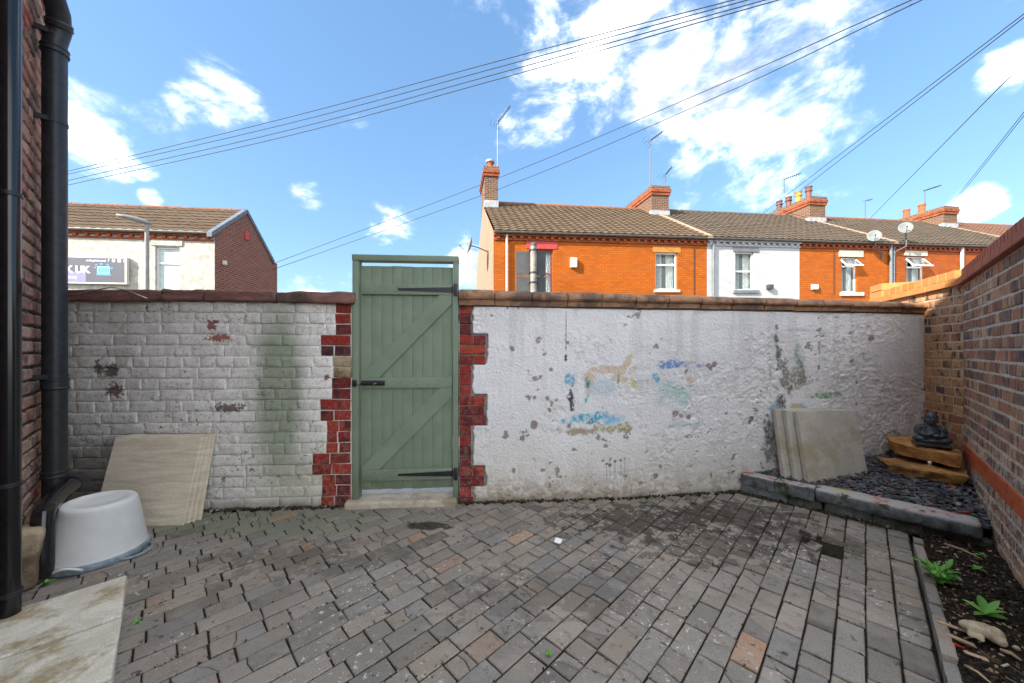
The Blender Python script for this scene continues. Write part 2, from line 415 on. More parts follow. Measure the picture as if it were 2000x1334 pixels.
def m_paint_wall():
    """white masonry paint over brick: 'tint' carries the large stains, nodes the fine wear"""
    n = NT('white_painted_masonry', .75, .3)
    c = n.attr('tint'); p = n.pos
    c = n.mix(n.math('MULTIPLY', n.rng(n.noise(p, 7, 7, .75), .42, .72), .45), c, n.mix(.6, c, (.38, .35, .30)))
    c = n.mix(n.math('MULTIPLY', n.rng(n.noise(n.map(p, (16, 16, 2.2)), 1.0, 5, .7), .52, .72), .45), c, n.mix(.7, c, (.30, .28, .24)))
    c = n.mix(n.math('MULTIPLY', n.rng(n.noise(p, 40, 6, .78), .52, .62), .5), c, (.30, .26, .21))
    c = n.mix(n.math('MULTIPLY', n.rng(n.noise(p, 24, 7, .8), .575, .61), n.rng(n.noise(p, 2.6, 3, .6), .48, .60)), c, (.11, .082, .062))
    for (x, z, rx, rz, col) in [(-2.447, 1.512, .040, .036, (.20, .025, .02)), (-2.385, 1.402, .085, .024, (.27, .05, .025)), (-1.545, 1.075, .02, .02, (.2, .03, .02)),
                                (-3.2, 1.14, .05, .045, (.05, .035, .028)), (-3.18, .985, .05, .05, (.10, .035, .03)), (-2.31, .83, .12, .03, (.12, .08, .06)), (-3.3, 1.16, .03, .05, (.10, .085, .07))]:
        c = n.mix(n.math('MULTIPLY', n.blob((x, 2.85, z), (rx * 1.2, .5, rz * 1.2), .95, 34), .85), c, col)
    n.color(c); n.bump(n.math('ADD', n.noise(p, 110, 5, .7), n.math('MULTIPLY', n.noise(p, 34, 5, .65), 1.6)), .75, .008)
    return n.m
M['wpaint'] = m_paint_wall()
def m_render_wall():
    n = NT('white_painted_render', .72, .3); p = n.pos
    c = n.attr('tint')
    c = n.mix(n.math('MULTIPLY', n.rng(n.noise(p, 36, 6, .75), .55, .70), .5), c, n.mix(.65, c, (.33, .30, .27)))
    c = n.mix(n.math('MULTIPLY', n.rng(n.noise(p, 6, 5, .65), .45, .75), .12), c, (.55, .52, .48))
    n.color(c); n.bump(n.math('ADD', n.noise(p, 130, 5, .7), n.math('MULTIPLY', n.noise(p, 42, 5, .65), 2.0)), .85, .008)
    return n.m
M['render'] = m_render_wall()
def m_green():
    n = NT('green_gate_paint', .62, .35); p = n.pos
    grain = n.noise(n.map(n.obj, (160, 160, 4)), 1.0, 4, .6)
    c = n.mix(n.rng(n.noise(p, 5, 4, .6), .3, .7), (.160, .212, .150), (.198, .254, .184))
    c = n.mix(n.math('MULTIPLY', n.isl, .25), c, (.165, .235, .160))
    c = n.mix(n.math('MULTIPLY', n.rng(n.noise(n.map(p, (22, 22, 5)), 1.5, 5, .7), .64, .74), .6), c, (.085, .115, .075))
    kn = n.rng(n.voro(n.map(p, (9, 9, 7)), 1.0), .035, .06, 1, 0); c = n.mix(n.math('MULTIPLY', kn, .6), c, (.06, .08, .055))
    z = n.sep(p)[2]; c = n.mix(n.math('MULTIPLY', n.math('MULTIPLY', n.rng(z, .05, .45, 1, 0), n.noise(p, 14, 5, .7)), 1.0), c, (.085, .085, .055))
    n.color(c); n.bump(n.math('ADD', grain, n.noise(p, 180, 3, .6)), .25, .003); return n.m
M['green'] = m_green()
M['blackmetal'] = simple('black_ironmongery', (.012, .012, .014), .38, .3, 60, .15, .5)
M['steel'] = simple('zinc_bolt', (.55, .55, .53), .35, .1, 60, 0, .5, 1.0)
M['soilpipe'] = simple('black_soil_pipe', (.020, .022, .026), .42, .35, 25, .08, .45)
M['downpipe'] = simple('glossy_black_downpipe', (.010, .010, .012), .16, .3, 20, 0, .55)
def m_stone(name, a, b, stain=None, sc=5, stretch=(1, 1, 1), bump=.4, rough=.85, dots=None):
    n = NT(name, rough, .25); o = n.map(n.pos, stretch)
    c = n.mix(n.rng(n.noise(o, sc, 6, .65, .6), .32, .68), a, b)
    c = n.mix(n.rng(n.noise(n.pos, 160, 3, .7), .3, .7), n.vscale(c, .86), n.vscale(c, 1.12))
    if stain: c = n.mix(n.math('MULTIPLY', n.rng(n.noise(n.pos, 3.4, 7, .72), .47, .62), .8), c, stain)
    if dots: c = n.mix(n.rng(n.noise(n.pos, 75, 4, .7), .64, .70), c, dots)
    n.color(c); n.bump(n.math('ADD', n.noise(n.pos, 30, 5, .7), n.math('MULTIPLY', n.noise(n.pos, 200, 3, .7), .5)), bump, .006); return n.m
M['sandslab'] = m_stone('pale_sandstone_slab', (.53, .46, .355), (.67, .60, .485), None, 4, (1.0, 1.0, 7.0), .35)
M['pathslab'] = m_stone('lichened_concrete_slab', (.52, .485, .40), (.68, .645, .55), (.27, .20, .08), 7, (1, 1, 1), .5, dots=(.33, .29, .20))
M['greyslab'] = m_stone('grey_concrete_slab', (.42, .395, .345), (.52, .485, .42), (.36, .31, .21), 5)
M['orangerock'] = m_stone('orange_sandstone', (.36, .165, .05), (.56, .29, .10), (.15, .085, .04), 9, (1, 1, 4), .7)
M['purplestone'] = m_stone('purple_sandstone_coping', (.17, .085, .075), (.27, .14, .12), (.075, .060, .048), 6, (1, 1, 3), 1.0, dots=(.26, .22, .20))
M['browntile'] = m_stone('brown_glazed_coping_tile', (.20, .105, .060), (.36, .195, .105), (.065, .045, .038), 8, (1, 1, 2), .5, rough=.6)
M['threshold'] = m_stone('worn_stone_threshold', (.36, .31, .23), (.47, .42, .33), (.20, .17, .10), 6)
M['plinth'] = m_stone('mossy_plinth_stone', (.30, .23, .14), (.42, .34, .23), (.11, .07, .04), 9)
def m_kerb():
    n = NT('painted_kerb_stone', .75, .3); o = n.pos
    c = n.mix(n.rng(n.noise(o, 14, 5, .7), .4, .65), (.085, .094, .100), (.165, .175, .180))
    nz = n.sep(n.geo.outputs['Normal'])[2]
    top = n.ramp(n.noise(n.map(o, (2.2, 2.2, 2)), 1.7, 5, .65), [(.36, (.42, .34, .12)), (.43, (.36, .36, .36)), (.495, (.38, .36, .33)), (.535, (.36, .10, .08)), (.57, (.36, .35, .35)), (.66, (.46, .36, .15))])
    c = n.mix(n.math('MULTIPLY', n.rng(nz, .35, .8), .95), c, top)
    c = n.mix(n.rng(n.noise(o, 9, 6, .7), .54, .62), c, (.042, .048, .026))
    n.color(c); n.bump(n.noise(o, 60, 5, .7), .5, .006); return n.m
M['kerb'] = m_kerb()
M['mossbrick'] = m_stone('mossy_footing_stone', (.075, .078, .075), (.15, .155, .15), (.045, .055, .02), 9, bump=.8)
M['slate'] = NT('slate_chip', .55, .4)
_n = M['slate']; _n.color(_n.ramp(_n.isl, [(0, (.035, .038, .046)), (.3, (.075, .080, .092)), (.6, (.13, .135, .15)), (.8, (.055, .050, .062)), (.93, (.18, .18, .185)), (.955, (.16, .06, .045)), (.975, (.32, .29, .25)), (1, (.28, .055, .03))])); M['slate'] = _n.m
_n = NT('wood_chip', .85, .2); _n.color(_n.ramp(_n.isl, [(0, (.014, .010, .008)), (.60, (.035, .023, .016)), (.80, (.090, .058, .036)), (.93, (.30, .21, .12)), (1, (.52, .44, .32))])); M['chip'] = _n.m
M['soil'] = simple('dark_soil', (.020, .015, .011), .95, .6, 60, .9, .15, dist=.01)
M['tub'] = simple('white_plastic_tub', (.62, .63, .62), .5, .07, 6, .06, .4)
M['tubrim'] = simple('grey_tub_rim', (.20, .25, .28), .5, .3, 20, .05, .4)
M['statue'] = simple('black_resin_statue', (.045, .058, .064), .42, .3, 30, .15, .5)
_n = NT('weed_leaf', .55, .35); _n.color(_n.mix(_n.isl, (.075, .22, .030), (.14, .36, .055))); _n.b.inputs['Subsurface Weight'].default_value = 0.0; M['leaf'] = _n.m
M['paper'] = simple('white_scrap', (.78, .78, .76), .7, .05, 20, 0)
M['redplastic'] = simple('red_plastic', (.55, .03, .02), .4, .1, 20, 0)
M['yellow'] = simple('yellow_plastic', (.6, .45, .05), .4, .1, 20, 0)
M['ornament'] = m_stone('muddy_clay_ornament', (.33, .25, .15), (.52, .44, .31), (.10, .065, .04), 14, bump=.8)
M['wood'] = m_stone('dry_wood', (.30, .20, .12), (.42, .31, .20), None, 10, (1, 1, 1))
# far buildings
def m_facade(name, col, col2, frame, mortar=.8, painted=False, wear=None):
    n = NT(name, .8, .25)
    a = math.atan2(frame.u.y, frame.u.x)
    p = n.map(n.vadd(n.pos, tuple(-v for v in frame.o)), rot=(0, 0, -a))
    sp = n.sep(p); cmb = n.nd('ShaderNodeCombineXYZ'); n.put(cmb.inputs[0], n.math('ADD', sp[0], sp[1])); n.put(cmb.inputs[1], n.math('SUBTRACT', sp[2], n.math('MULTIPLY', sp[0], frame.k)))
    br = n.nd('ShaderNodeTexBrick'); n.put(br.inputs['Vector'], cmb.outputs[0]); br.inputs['Scale'].default_value = 1.0
    br.inputs['Brick Width'].default_value = .235; br.inputs['Row Height'].default_value = .08; br.inputs['Mortar Size'].default_value = .010
    n.put(br.inputs['Color1'], col); n.put(br.inputs['Color2'], col2); n.put(br.inputs['Mortar'], tuple(v * mortar for v in col))
    c = br.outputs['Color']
    c = n.mix(n.math('MULTIPLY', n.rng(n.noise(p, 1.6, 5, .65), .45, .7), .35), c, n.vscale(c, .7))
    if wear: c = n.mix(n.math('MULTIPLY', n.rng(n.noise(n.map(p, (3, 3, 1)), 1.5, 6, .75), .58, .68), .7), c, wear)
    n.color(c)
    n.bump(br.outputs['Fac'], -.3 if not painted else -.5, .01); return n.m
TER = Frame((-.61, 12.0), 10, .0285)
LB = Frame((-10.1, 12.0), 6)
M['orange'] = m_facade('orange_painted_brick', (.40, .100, .006), (.32, .074, .006), TER, .64, True, (.26, .075, .02))
M['orange2'] = m_facade('orange_red_brick', (.36, .085, .010), (.28, .060, .010), TER, .62, False, (.30, .085, .04))
M['whitefac'] = m_facade('white_painted_brick', (.42, .43, .44), (.405, .415, .425), TER, .93, True)
M['brownbrick'] = m_facade('brown_gable_brick', (.16, .072, .050), (.085, .048, .046), LB, 2.2)
M['chimbrick'] = m_facade('sooty_chimney_brick', (.12, .072, .046), (.07, .047, .036), TER, 2.4)
M['orangeband'] = simple('orange_corbel_brick', (.24, .062, .024), .8, .4, 5, .1)
M['pebble'] = simple('tan_pebbledash', (.26, .19, .135), .95, .3, 40, .5, .1)
M['whiterender'] = simple('aged_white_render', (.41, .395, .355), .85, .2, 6, .35, .2)
M['redpaint'] = simple('red_painted_lintel', (.42, .05, .05), .6, .15, 10, .1)
M['greypaint'] = simple('dark_grey_lintel', (.14, .15, .17), .7, .2, 10, .1)
M['stonepaint'] = simple('cream_stone_lintel', (.48, .44, .37), .8, .1, 10, .1)
M['ochre'] = simple('ochre_lintel', (.42, .19, .04), .8, .12, 10, .1)
M['upvc'] = simple('white_window_frame', (.66, .66, .66), .35, .04, 10, 0, .5)
M['brownframe'] = simple('brown_window_frame', (.20, .045, .035), .5, .1, 10, 0, .4)
M['gutter'] = simple('grey_gutter', (.10, .095, .085), .5, .25, 10, 0, .4)
M['pipegrey'] = simple('grey_wall_pipe', (.13, .15, .17), .5, .2, 10, 0, .4)
M['pipewhite'] = simple('white_wall_pipe', (.55, .50, .47), .5, .1, 10, 0, .4)
M['curtain'] = simple('pale_curtain', (.62, .66, .62), .9, .15, 9, 0, .1)
M['dark'] = simple('dark_room', (.02, .022, .025), .9, .2, 5, 0, .1)
_n = NT('window_glass', .04, .5); _n.color((.55, .60, .62)); _n.b.inputs['Transmission Weight'].default_value = .85; _n.b.inputs['IOR'].default_value = 1.1; M['glass'] = _n.m
_n = NT('frosted_pane', .2, .5); _n.color(_n.mix(_n.rng(_n.noise(_n.obj, 3, 3), .3, .7), (.34, .43, .42), (.50, .58, .55))); M['frost'] = _n.m
def m_roof(name, a, b, moss):
    n = NT(name, .85, .25); c = n.mix(n.rng(n.noise(n.pos, 2.2, 5, .7), .3, .7), a, b)
    c = n.mix(n.math('MULTIPLY', n.isl, .3), c, n.vscale(c, .7))
    c = n.mix(n.math('MULTIPLY', n.rng(n.noise(n.pos, 1.1, 6, .7), .52, .70), .6), c, moss); n.color(c)
    n.bump(n.noise(n.pos, 30, 4, .6), .3, .01); return n.m
M['roof1'] = m_roof('brown_concrete_tile', (.080, .053, .032), (.112, .077, .048), (.070, .040, .012))
M['roof2'] = m_roof('grey_brown_concrete_tile', (.064, .049, .035), (.094, .071, .050), (.050, .035, .017))
M['roof3'] = m_roof('red_brown_concrete_tile', (.12, .062, .04), (.16, .085, .056), (.07, .042, .026))
M['ridge'] = simple('ridge_tile', (.19, .09, .055), .85, .2, 6, .1)
M['ridgedark'] = simple('dark_ridge_tile', (.085, .075, .068), .85, .25, 6, .1)
M['mortarstrip'] = simple('mortar_fillet', (.29, .205, .14), .9, .2, 6, .2)
M['lead'] = simple('lead_flashing', (.32, .33, .35), .5, .2, 10, .1, .4)
M['verge'] = simple('blue_grey_verge_tile', (.115, .135, .17), .6, .15, 6, .1)
M['potred'] = simple('terracotta_pot', (.38, .10, .035), .8, .15, 8, .1)
M['potdark'] = simple('dark_brown_pot', (.16, .065, .055), .6, .2, 8, .1)
M['potbuff'] = simple('buff_pot', (.42, .25, .07), .8, .15, 8, .1)
M['lamp'] = simple('galvanised_lamp_post', (.26, .25, .23), .5, .1, 8, 0, .4)
M['dish'] = simple('grey_satellite_dish', (.15, .165, .16), .5, .1, 8, 0, .4)
M['aerial'] = simple('dark_aerial_metal', (.045, .045, .05), .5, .2, 8, 0, .4)
M['aerialpole'] = simple('grey_aerial_pole', (.11, .115, .125), .45, .1, 8, 0, .4)
M['cable'] = simple('black_cable', (.030, .035, .045), .6, .1, 8, 0, .3)
M['signplate'] = simple('grey_sign_back', (.065, .068, .072), .6, .15, 8, 0, .3)
M['signpost'] = simple('weathered_sign_post', (.23, .215, .19), .7, .25, 12, .1, .3)
M['boxwhite'] = simple('white_alarm_box', (.60, .57, .50), .5, .05, 8, 0, .4)
M['asphalt'] = simple('street_asphalt', (.10, .098, .095), .9, .25, 12, .3, .2)
M['signface'] = NT('sign_face', .35, .5)
_n = M['signface']; _n.color((.085, .085, .110)); M['signface'] = _n.m
M['signwhite'] = simple('sign_white', (.82, .82, .84), .5, .02, 8, 0)
M['signviolet'] = simple('sign_violet', (.22, .20, .52), .5, .05, 8, 0)
M['signblue'] = simple('sign_blue', (.10, .32, .75), .5, .15, 8, 0)
M['signcyan'] = simple('sign_cyan', (.30, .70, .85), .5, .05, 8, 0)

# ------------------------------------------------------------------ ground
g = MB().quad((-400, -300, -.06), (400, -300, -.06), (400, 700, -.06), (-400, 700, -.06)).build('ground', M['asphalt']); tag(g, kind='structure')

REAR = Frame((0, 3.05), math.degrees(math.atan(.07)))     # face of the rear yard wall; +d goes away from the camera
HOUSE_P = -.8 / R2                                         # p coordinate of the house wall (x+y = -.8)
QEDGE = .212                                               # q of the paving's right edge
QWALL = .8 / R2                                            # q of the right boundary wall
def pq(p, q): return Vector(((p + q) / R2, (p - q) / R2))
def zg(x, y): return .05 * min(1, max(0, (x - 1.0) / 1.7))
def pmax(q):
    pr = (3.05 * R2 + 1.07 * q) / .93 - .02
    return min(pr, 3.655) if q > -.83 else pr

# ------------------------------------------------------------------ paving
bed = MB(); N_ = 40
for i in range(N_):
    for j in range(40):
        q0 = -4.45 + (QEDGE + 4.45) * i / N_; q1 = -4.45 + (QEDGE + 4.45) * (i + 1) / N_
        e0, e1, h0 = pmax(q0) + .08, pmax(q1) + .08, HOUSE_P - .55
        a, b, c, d = pq(h0 + (e0 - h0) * j / 40, q0), pq(h0 + (e1 - h0) * j / 40, q1), pq(h0 + (e1 - h0) * (j + 1) / 40, q1), pq(h0 + (e0 - h0) * (j + 1) / 40, q0)
        bed.add([(v.x, v.y, zg(v.x, v.y) - .008) for v in (a, b, c, d)], [(0, 1, 2, 3)])
paving = bed.build('paving', M['joint'], origin=(0, 0, 0)); tag(paving, kind='structure')
HOLE = pq((2.02 + 2.28) / R2, (2.02 - 2.28) / R2)
pav = []
q = QEDGE - .004; col_i = 0
while q > -4.4:
    wq = .103 + random.uniform(-.003, .003); qc = q - wq / 2
    p = -1.1 + random.uniform(0, .2); pm = pmax(qc)
    while p < pm - .02:
        L = random.choice([.203] * 6 + [.16, .103, .103, .24]); p2 = min(p + L, pm)
        if pm - p2 < .04: p2 = pm
        gp = .0036
        cs = []
        for (pp, qq) in ((p + gp, q - wq + gp), (p2 - gp, q - wq + gp), (p2 - gp, q - gp), (p + gp, q - gp)):
            jp = random.uniform(-.0022, .0022); jq = random.uniform(-.0025, .0025)
            v = pq(pp + jp, qq + jq); cs.append((v.x, v.y))
        cen = Vector((sum(c[0] for c in cs) / 4, sum(c[1] for c in cs) / 4))
        p_ = p; p = p2
        if (cen - Vector((2.05, 2.30))).length < .135: continue
        pav.append((cs, cen))
    q -= wq
def paver_geo(mb, cs, cen):
    z = zg(cen.x, cen.y) + random.gauss(0, .0013); tl = (random.gauss(0, .007), random.gauss(0, .007))
    n = random.random()
    polys = [cs]
    if n < .26:     # cracked across
        t0, t1 = random.uniform(.3, .7), random.uniform(.3, .7); A, B, C, D = [Vector(c) for c in cs]
        m0 = A.lerp(B, t0); m1 = D.lerp(C, t1); md = m0.lerp(m1, .5) + Vector((random.uniform(-.014, .014), random.uniform(-.014, .014)))
        e = (B - A).normalized() * .0016
        polys = [[A, m0 - e, md - e, m1 - e, D], [m0 + e, B, C, m1 + e, md + e]]
        if False:
            m2 = B.lerp(C, random.uniform(.3, .7)); polys[1:] = [[m0 + e, B, m2 - e, md + e * 2], [md + e * 2 , m2 + e, C, m1 + e]]
    for pl in polys:
        area = sum(pl[i][0] * pl[(i + 1) % len(pl)][1] - pl[(i + 1) % len(pl)][0] * pl[i][1] for i in range(len(pl)))
        pl = [tuple(v) for v in pl]
        if area < 0: pl = pl[::-1]
        dz = random.gauss(0, .0012)
        mb.prism(pl, z - .05, z + dz, .0045, tl)
def scr(cen):
    if cen.y < .5: return -1
    px = CX + cen.x / cen.y * F; py = HY + CH / cen.y * F
    return 1 / cen.y ** 3 if (-60 < px < 2060 and py < 1400) else -1
pav.sort(key=lambda t: -scr(t[1]))
rest = MB()
for i, (cs, cen) in enumerate(pav):
    if i < 300 and scr(cen) > 0:
        mb = MB(); paver_geo(mb, cs, cen); mb.build('paver', M['paver'], paving)
    else: paver_geo(rest, cs, cen)
o = rest.build('paver_field', M['paver'], paving); tag(o, kind='stuff')

# ------------------------------------------------------------------ brick walls
def brick_mesh(name, w, h, d, mat, jit=.003, bev=.006, lump=0.0, seed=0):
    bm = bmesh.new(); bmesh.ops.create_cube(bm, size=1.0)
    for v in bm.verts:
        v.co = Vector((v.co.x * w, v.co.y * d, v.co.z * h))
        if v.co.y < 0: v.co += Vector((random.uniform(-jit, jit), random.uniform(-jit, jit), random.uniform(-jit, jit)))
    fr = [e for e in bm.edges if all(v.co.y < 0 for v in e.verts)]
    bmesh.ops.bevel(bm, geom=fr, offset=bev, segments=1, affect='EDGES')
    me = bpy.data.meshes.new(name); bm.to_mesh(me); bm.free(); me.materials.append(mat); return me
def lumpy_brick(name, w, h, d, mat, nx, nz, amp, seed, tintf=None, u0=0, v0=0):
    """brick whose front is a small displaced grid (old paint-filled face)"""
    vs, fs = [], []
    for j in range(nz + 1):
        for i in range(nx + 1):
            gx = lambda k, n, L: (0 if k == 0 else L if k == n else .007 + (L - .014) * (k - 1) / (n - 2)) - L / 2
            x = gx(i, nx, w); z = gx(j, nz, h)
            ex = min(i, nx - i); ez = min(j, nz - j); edge = (ex == 0) or (ez == 0)
            y = -d / 2 + mnoise.noise(Vector((x * 22 + seed * 5.1, z * 22, seed))) * amp + (0.0040 if edge else 0)
            if edge: x += mnoise.noise(Vector((z * 30, seed, 1))) * .004; z += mnoise.noise(Vector((x * 30, seed, 7))) * .004
            vs.append((x, y, z))
    k = nx + 1
    for j in range(nz):
        for i in range(nx): fs.append((j * k + i, j * k + i + 1, (j + 1) * k + i + 1, (j + 1) * k + i))
    b = [i for i in range(nx + 1)] + [j * k + nx for j in range(1, nz + 1)] + [nz * k + i for i in range(nx - 1, -1, -1)] + [j * k for j in range(nz - 1, 0, -1)]
    o = len(vs); vs += [(vs[i][0], d / 2, vs[i][2]) for i in b]; n = len(b)
    for i in range(n): fs.append((b[(i + 1) % n], b[i], o + i, o + (i + 1) % n))
    me = bpy.data.meshes.new(name); me.from_pydata(vs, [], fs); me.materials.append(mat)
    me.polygons.foreach_set('use_smooth', [True] * len(me.polygons))
    if tintf is not None:
        a = me.color_attributes.new('tint', 'FLOAT_COLOR', 'POINT'); arr = np.array(vs)
        a.data.foreach_set('color', tintf(arr[:, 0] + u0, arr[:, 2] + v0).ravel())
    return me
class Pool:
    def __init__(s, mat, **k): s.m = mat; s.k = k; s.c = {}
    def get(s, w, h, d):
        key = (round(w, 3), round(h, 3), round(d, 3)); l = s.c.setdefault(key, [])
        if len(l) < 4: l.append(brick_mesh('brick', w, h, d, s.m, **s.k)); return l[-1]
        return random.choice(l)
def place_brick(frame_rot, c, me, parent, name='brick', tilt=.006):
    m = Matrix.Translation(c) @ frame_rot.to_4x4() @ Matrix.Rotation(random.gauss(0, tilt), 4, 'Y') @ Matrix.Rotation(random.gauss(0, tilt), 4, 'X')
    return inst(name, me, parent, m)

# right boundary wall: runs from the corner C towards the camera
C_ = Vector((3.678, 2.878)); RB = Frame(C_, -135); RBn = RB.n   # u towards camera; n = away from yard?
# RB.n = (-sin(-135), cos(-135)) = (.707,-.707): pointing out of the yard -> +d is behind the face. good
wall_r = empty('boundary_wall', (C_.x, C_.y, 0), 'dark mottled brick boundary wall with terracotta coping on the right of the yard', 'wall')
LEN_R = 2.5
MB(RB.xf).box(-.02, LEN_R, .0035, .225, -.05, 1.835).build('mortar_core', M['mortar'], wall_r)
rp = Pool(M['rbrick'], jit=.003, bev=.006); rb_ = Pool(M['redband'], jit=.001, bev=.004); tp = Pool(M['terra'], jit=.0012, bev=.004)
def course(frame, s0, s1, z0, h, pool, parent, Ls, gap=.010, start=0.0, depth=.1, proud=0.0, name='brick', alt=None):
    s = s0 - start
    k = 0
    while s < s1 - .02:
        L = Ls[k % len(Ls)] if not callable(Ls) else Ls(); k += 1
        a, b = max(s, s0), min(s + L - gap, s1); s += L
        if b - a < .03: continue
        w = round((b - a) / .005) * .005
        c = frame.P((a + b) / 2, depth / 2 - proud + random.uniform(-.0015, .0015), z0 + h / 2)
        place_brick(frame.rot(), c, (alt or pool).get(w, h - gap, depth), parent, name)
rb_lengths = [.23, .23, .23, .12, .23]
zc = -.01
for i in range(6):
    course(RB, 0, LEN_R, zc, .075, rp, wall_r, [.23, .23, .12], start=[0, .115, .06][i % 3], depth=.1); zc += .075
for i in range(2):
    course(RB, 0, LEN_R, zc, .0575, rb_, wall_r, [.235], start=[.02, .13][i % 2], gap=.005, proud=.006); zc += .0575
n_up = 17; hh = (1.835 - zc) / n_up
for i in range(n_up):
    course(RB, 0, LEN_R, zc, hh, rp, wall_r, [[.23, .23, .12], [.12, .12, .12, .23], [.23, .12, .23]][i % 3], start=random.uniform(0, .11)); zc += hh
# coping: flat terracotta band, then bricks on edge
s = 0
while s < LEN_R:
    c = RB.P(s + .11, .1, 1.835 + .030); place_brick(RB.rot(), c, tp.get(.215, .056, .27), wall_r, 'coping_band', .001); s += .22
s = 0
while s < LEN_R:
    c = RB.P(s + .036, .105, 1.895 + .036); place_brick(RB.rot(), c, tp.get(.062, .072, .235), wall_r, 'coping_brick', .004); s += .0745
MB(RB.xf).box(-.02, LEN_R, .02, .2, 1.89, 1.955).build('coping_mortar', M['mortar_dark'], wall_r)

# pier: the boundary wall bends at the corner and runs on past the rear wall into the alley
pdir = Vector((.187, .442)); pl_ = pdir.length
PR = Frame(C_ + pdir.normalized() * 1.35, math.degrees(math.atan2(-pdir.y, -pdir.x)))   # u runs from the far end back to the corner
# face normal must look into the yard: n = (-sin,cos) of that angle
pier = empty('boundary_pier', (C_.x + .1, C_.y + .2, 0), 'orange brick return of the boundary wall with dark burnt spots, behind the small statue', 'wall')
sgn = 1 if (PR.n.x * 1 + PR.n.y * 0) > 0 else -1
class FlipFrame(Frame):
    pass
PLEN = 1.35
MB(PR.xf).box(0, PLEN - .005, .0035, .225, -.05, 1.835).build('mortar_core', M['mortar_pier'], pier)
pp_ = Pool(M['pbrick'], jit=.003, bev=.006); sp_ = Pool(M['stubbrick'], jit=.001, bev=.003)
z = 0.0; hp = 1.835 / 24
for i in range(24):
    course(PR, 0, PLEN, z, hp, pp_, pier, [[.23, .12], [.12, .23, .23]][i % 2], start=random.uniform(0, .1)); z += hp
s = 0
while s < PLEN - .05:
    L = min(.24, PLEN - s); c = PR.P(s + L / 2, .1, 1.865); place_brick(PR.rot(), c, sp_.get(round(L - .004, 3), .058, .27), pier, 'coping_band', .001); s += L
s = .28
while s < PLEN - .06:
    c = PR.P(s + .05, .1, 1.933); place_brick(PR.rot(), c, sp_.get(.092, .07, .24), pier, 'coping_brick', .004); s += .102
MB(PR.xf).box(.28, PLEN, .02, .2, 1.893, 1.95).build('coping_mortar', M['mortar_pier'], pier)
for k in range(2):
    place_brick(PR.rot(), PR.P(.125, .1, 1.93 + k * .078), sp_.get(.24, .072, .25), pier, 'coping_brick', .004)

# ------------------------------------------------------------------ rear wall, left: painted brick
def uz(px, py): return REAR.hit(px, py)
def gauss2(u, v, u0, v0, ru, rv): return np.exp(-((u - u0) / ru) ** 2 - ((v - v0) / rv) ** 2)
def tintL(u, v):
    n1 = fbm(u + 9, v + 3, 2.2, 4, 3); n2 = fbm(u + 9, v + 3, 9, 4, 11)
    c = np.ones((len(u), 4)); base = np.array([.86, .845, .82])
    dirt = np.clip(.18 + .55 * sstep(-u, 2.4, 3.3) + .35 * sstep(-v, -.45, -.05), 0, 1) * (.35 + .65 * n2)
    dirt = dirt + .5 * gauss2(u, v, -3.18, 1.25, .10, .45) * n2 + .3 * gauss2(u, v, -2.5, 1.25, .08, .3) * n2
    dirt = np.clip(dirt * .60, 0, .8)[:, None]
    col = base * (1 - dirt) + np.array([.40, .375, .33]) * dirt
    gs = np.clip(1.7 * gauss2(u, v, -1.93, 1.0, .17, .62) * (.55 + .6 * n2) + .55 * gauss2(u, v, -1.75, .35, .35, .35) * n1, 0, .8)[:, None]
    col = col * (1 - gs) + np.array([.17, .235, .145]) * gs
    yl = np.clip(.55 * sstep(-v, -.75, -.1) * n1, 0, .6)[:, None]
    col = col * (1 - yl) + np.array([.56, .51, .40]) * yl
    bl = np.clip(sstep(-v, -.12, 0.0) * 1.1 * n2, 0, .9)[:, None]; col = col * (1 - bl) + np.array([.07, .065, .05]) * bl
    dk = np.clip(sstep(-u, 2.9, 3.25) * sstep(-v, -.8, -.25) * (.5 + n2), 0, .8)[:, None]; col = col * (1 - dk) + np.array([.17, .16, .145]) * dk
    c[:, :3] = col; return c
UL0 = uz(98, 700)[0]; UG0, UG1 = uz(688, 700)[0], uz(896, 700)[0]
wall_l = empty('painted_brick_wall', REAR.P((UL0 + UG0) / 2, .1, 0), 'white painted old brick yard wall with green stain, left of the gate', 'wall')
CH_L = .0897; NL = 19; VTOP = NL * CH_L
# core: painted joint surface (displaced sheet) on a solid wall
nu, nv = 170, 110
vsx = []; fsx = []
for j in range(nv + 1):
    for i in range(nu + 1):
        u = UL0 + (UG0 - .005 - UL0) * i / nu; v = -.04 + (VTOP + .04) * j / nv
        vsx.append((u, .0065 + .0042 * mnoise.noise(Vector((u * 25, v * 25, 3))), v))
for j in range(nv):
    for i in range(nu): k = nu + 1; fsx.append((j * k + i, j * k + i + 1, (j + 1) * k + i + 1, (j + 1) * k + i))
jm = MB(REAR.xf).add(vsx, fsx); jo = jm.build('painted_joints', M['wpaint'], wall_l, smooth=True)
ar = np.array(vsx); at = jo.data.color_attributes.new('tint', 'FLOAT_COLOR', 'POINT'); tt = tintL(ar[:, 0], ar[:, 2]); tt[:, :3] *= .93
at.data.foreach_set('color', tt.ravel())
MB(REAR.xf).box(UL0 - .1, UG0, .022, .225, -.05, VTOP).build('wall_core', M['mortar_grey'], wall_l)
ql = [656, 654, 656, 626, 626, 649, 649, 648, 648, 625, 625, 638, 638, 637, 610, 610, 629, 629, 627]
qp = Pool(M['quoin'], jit=.003, bev=.005)
seed = 0
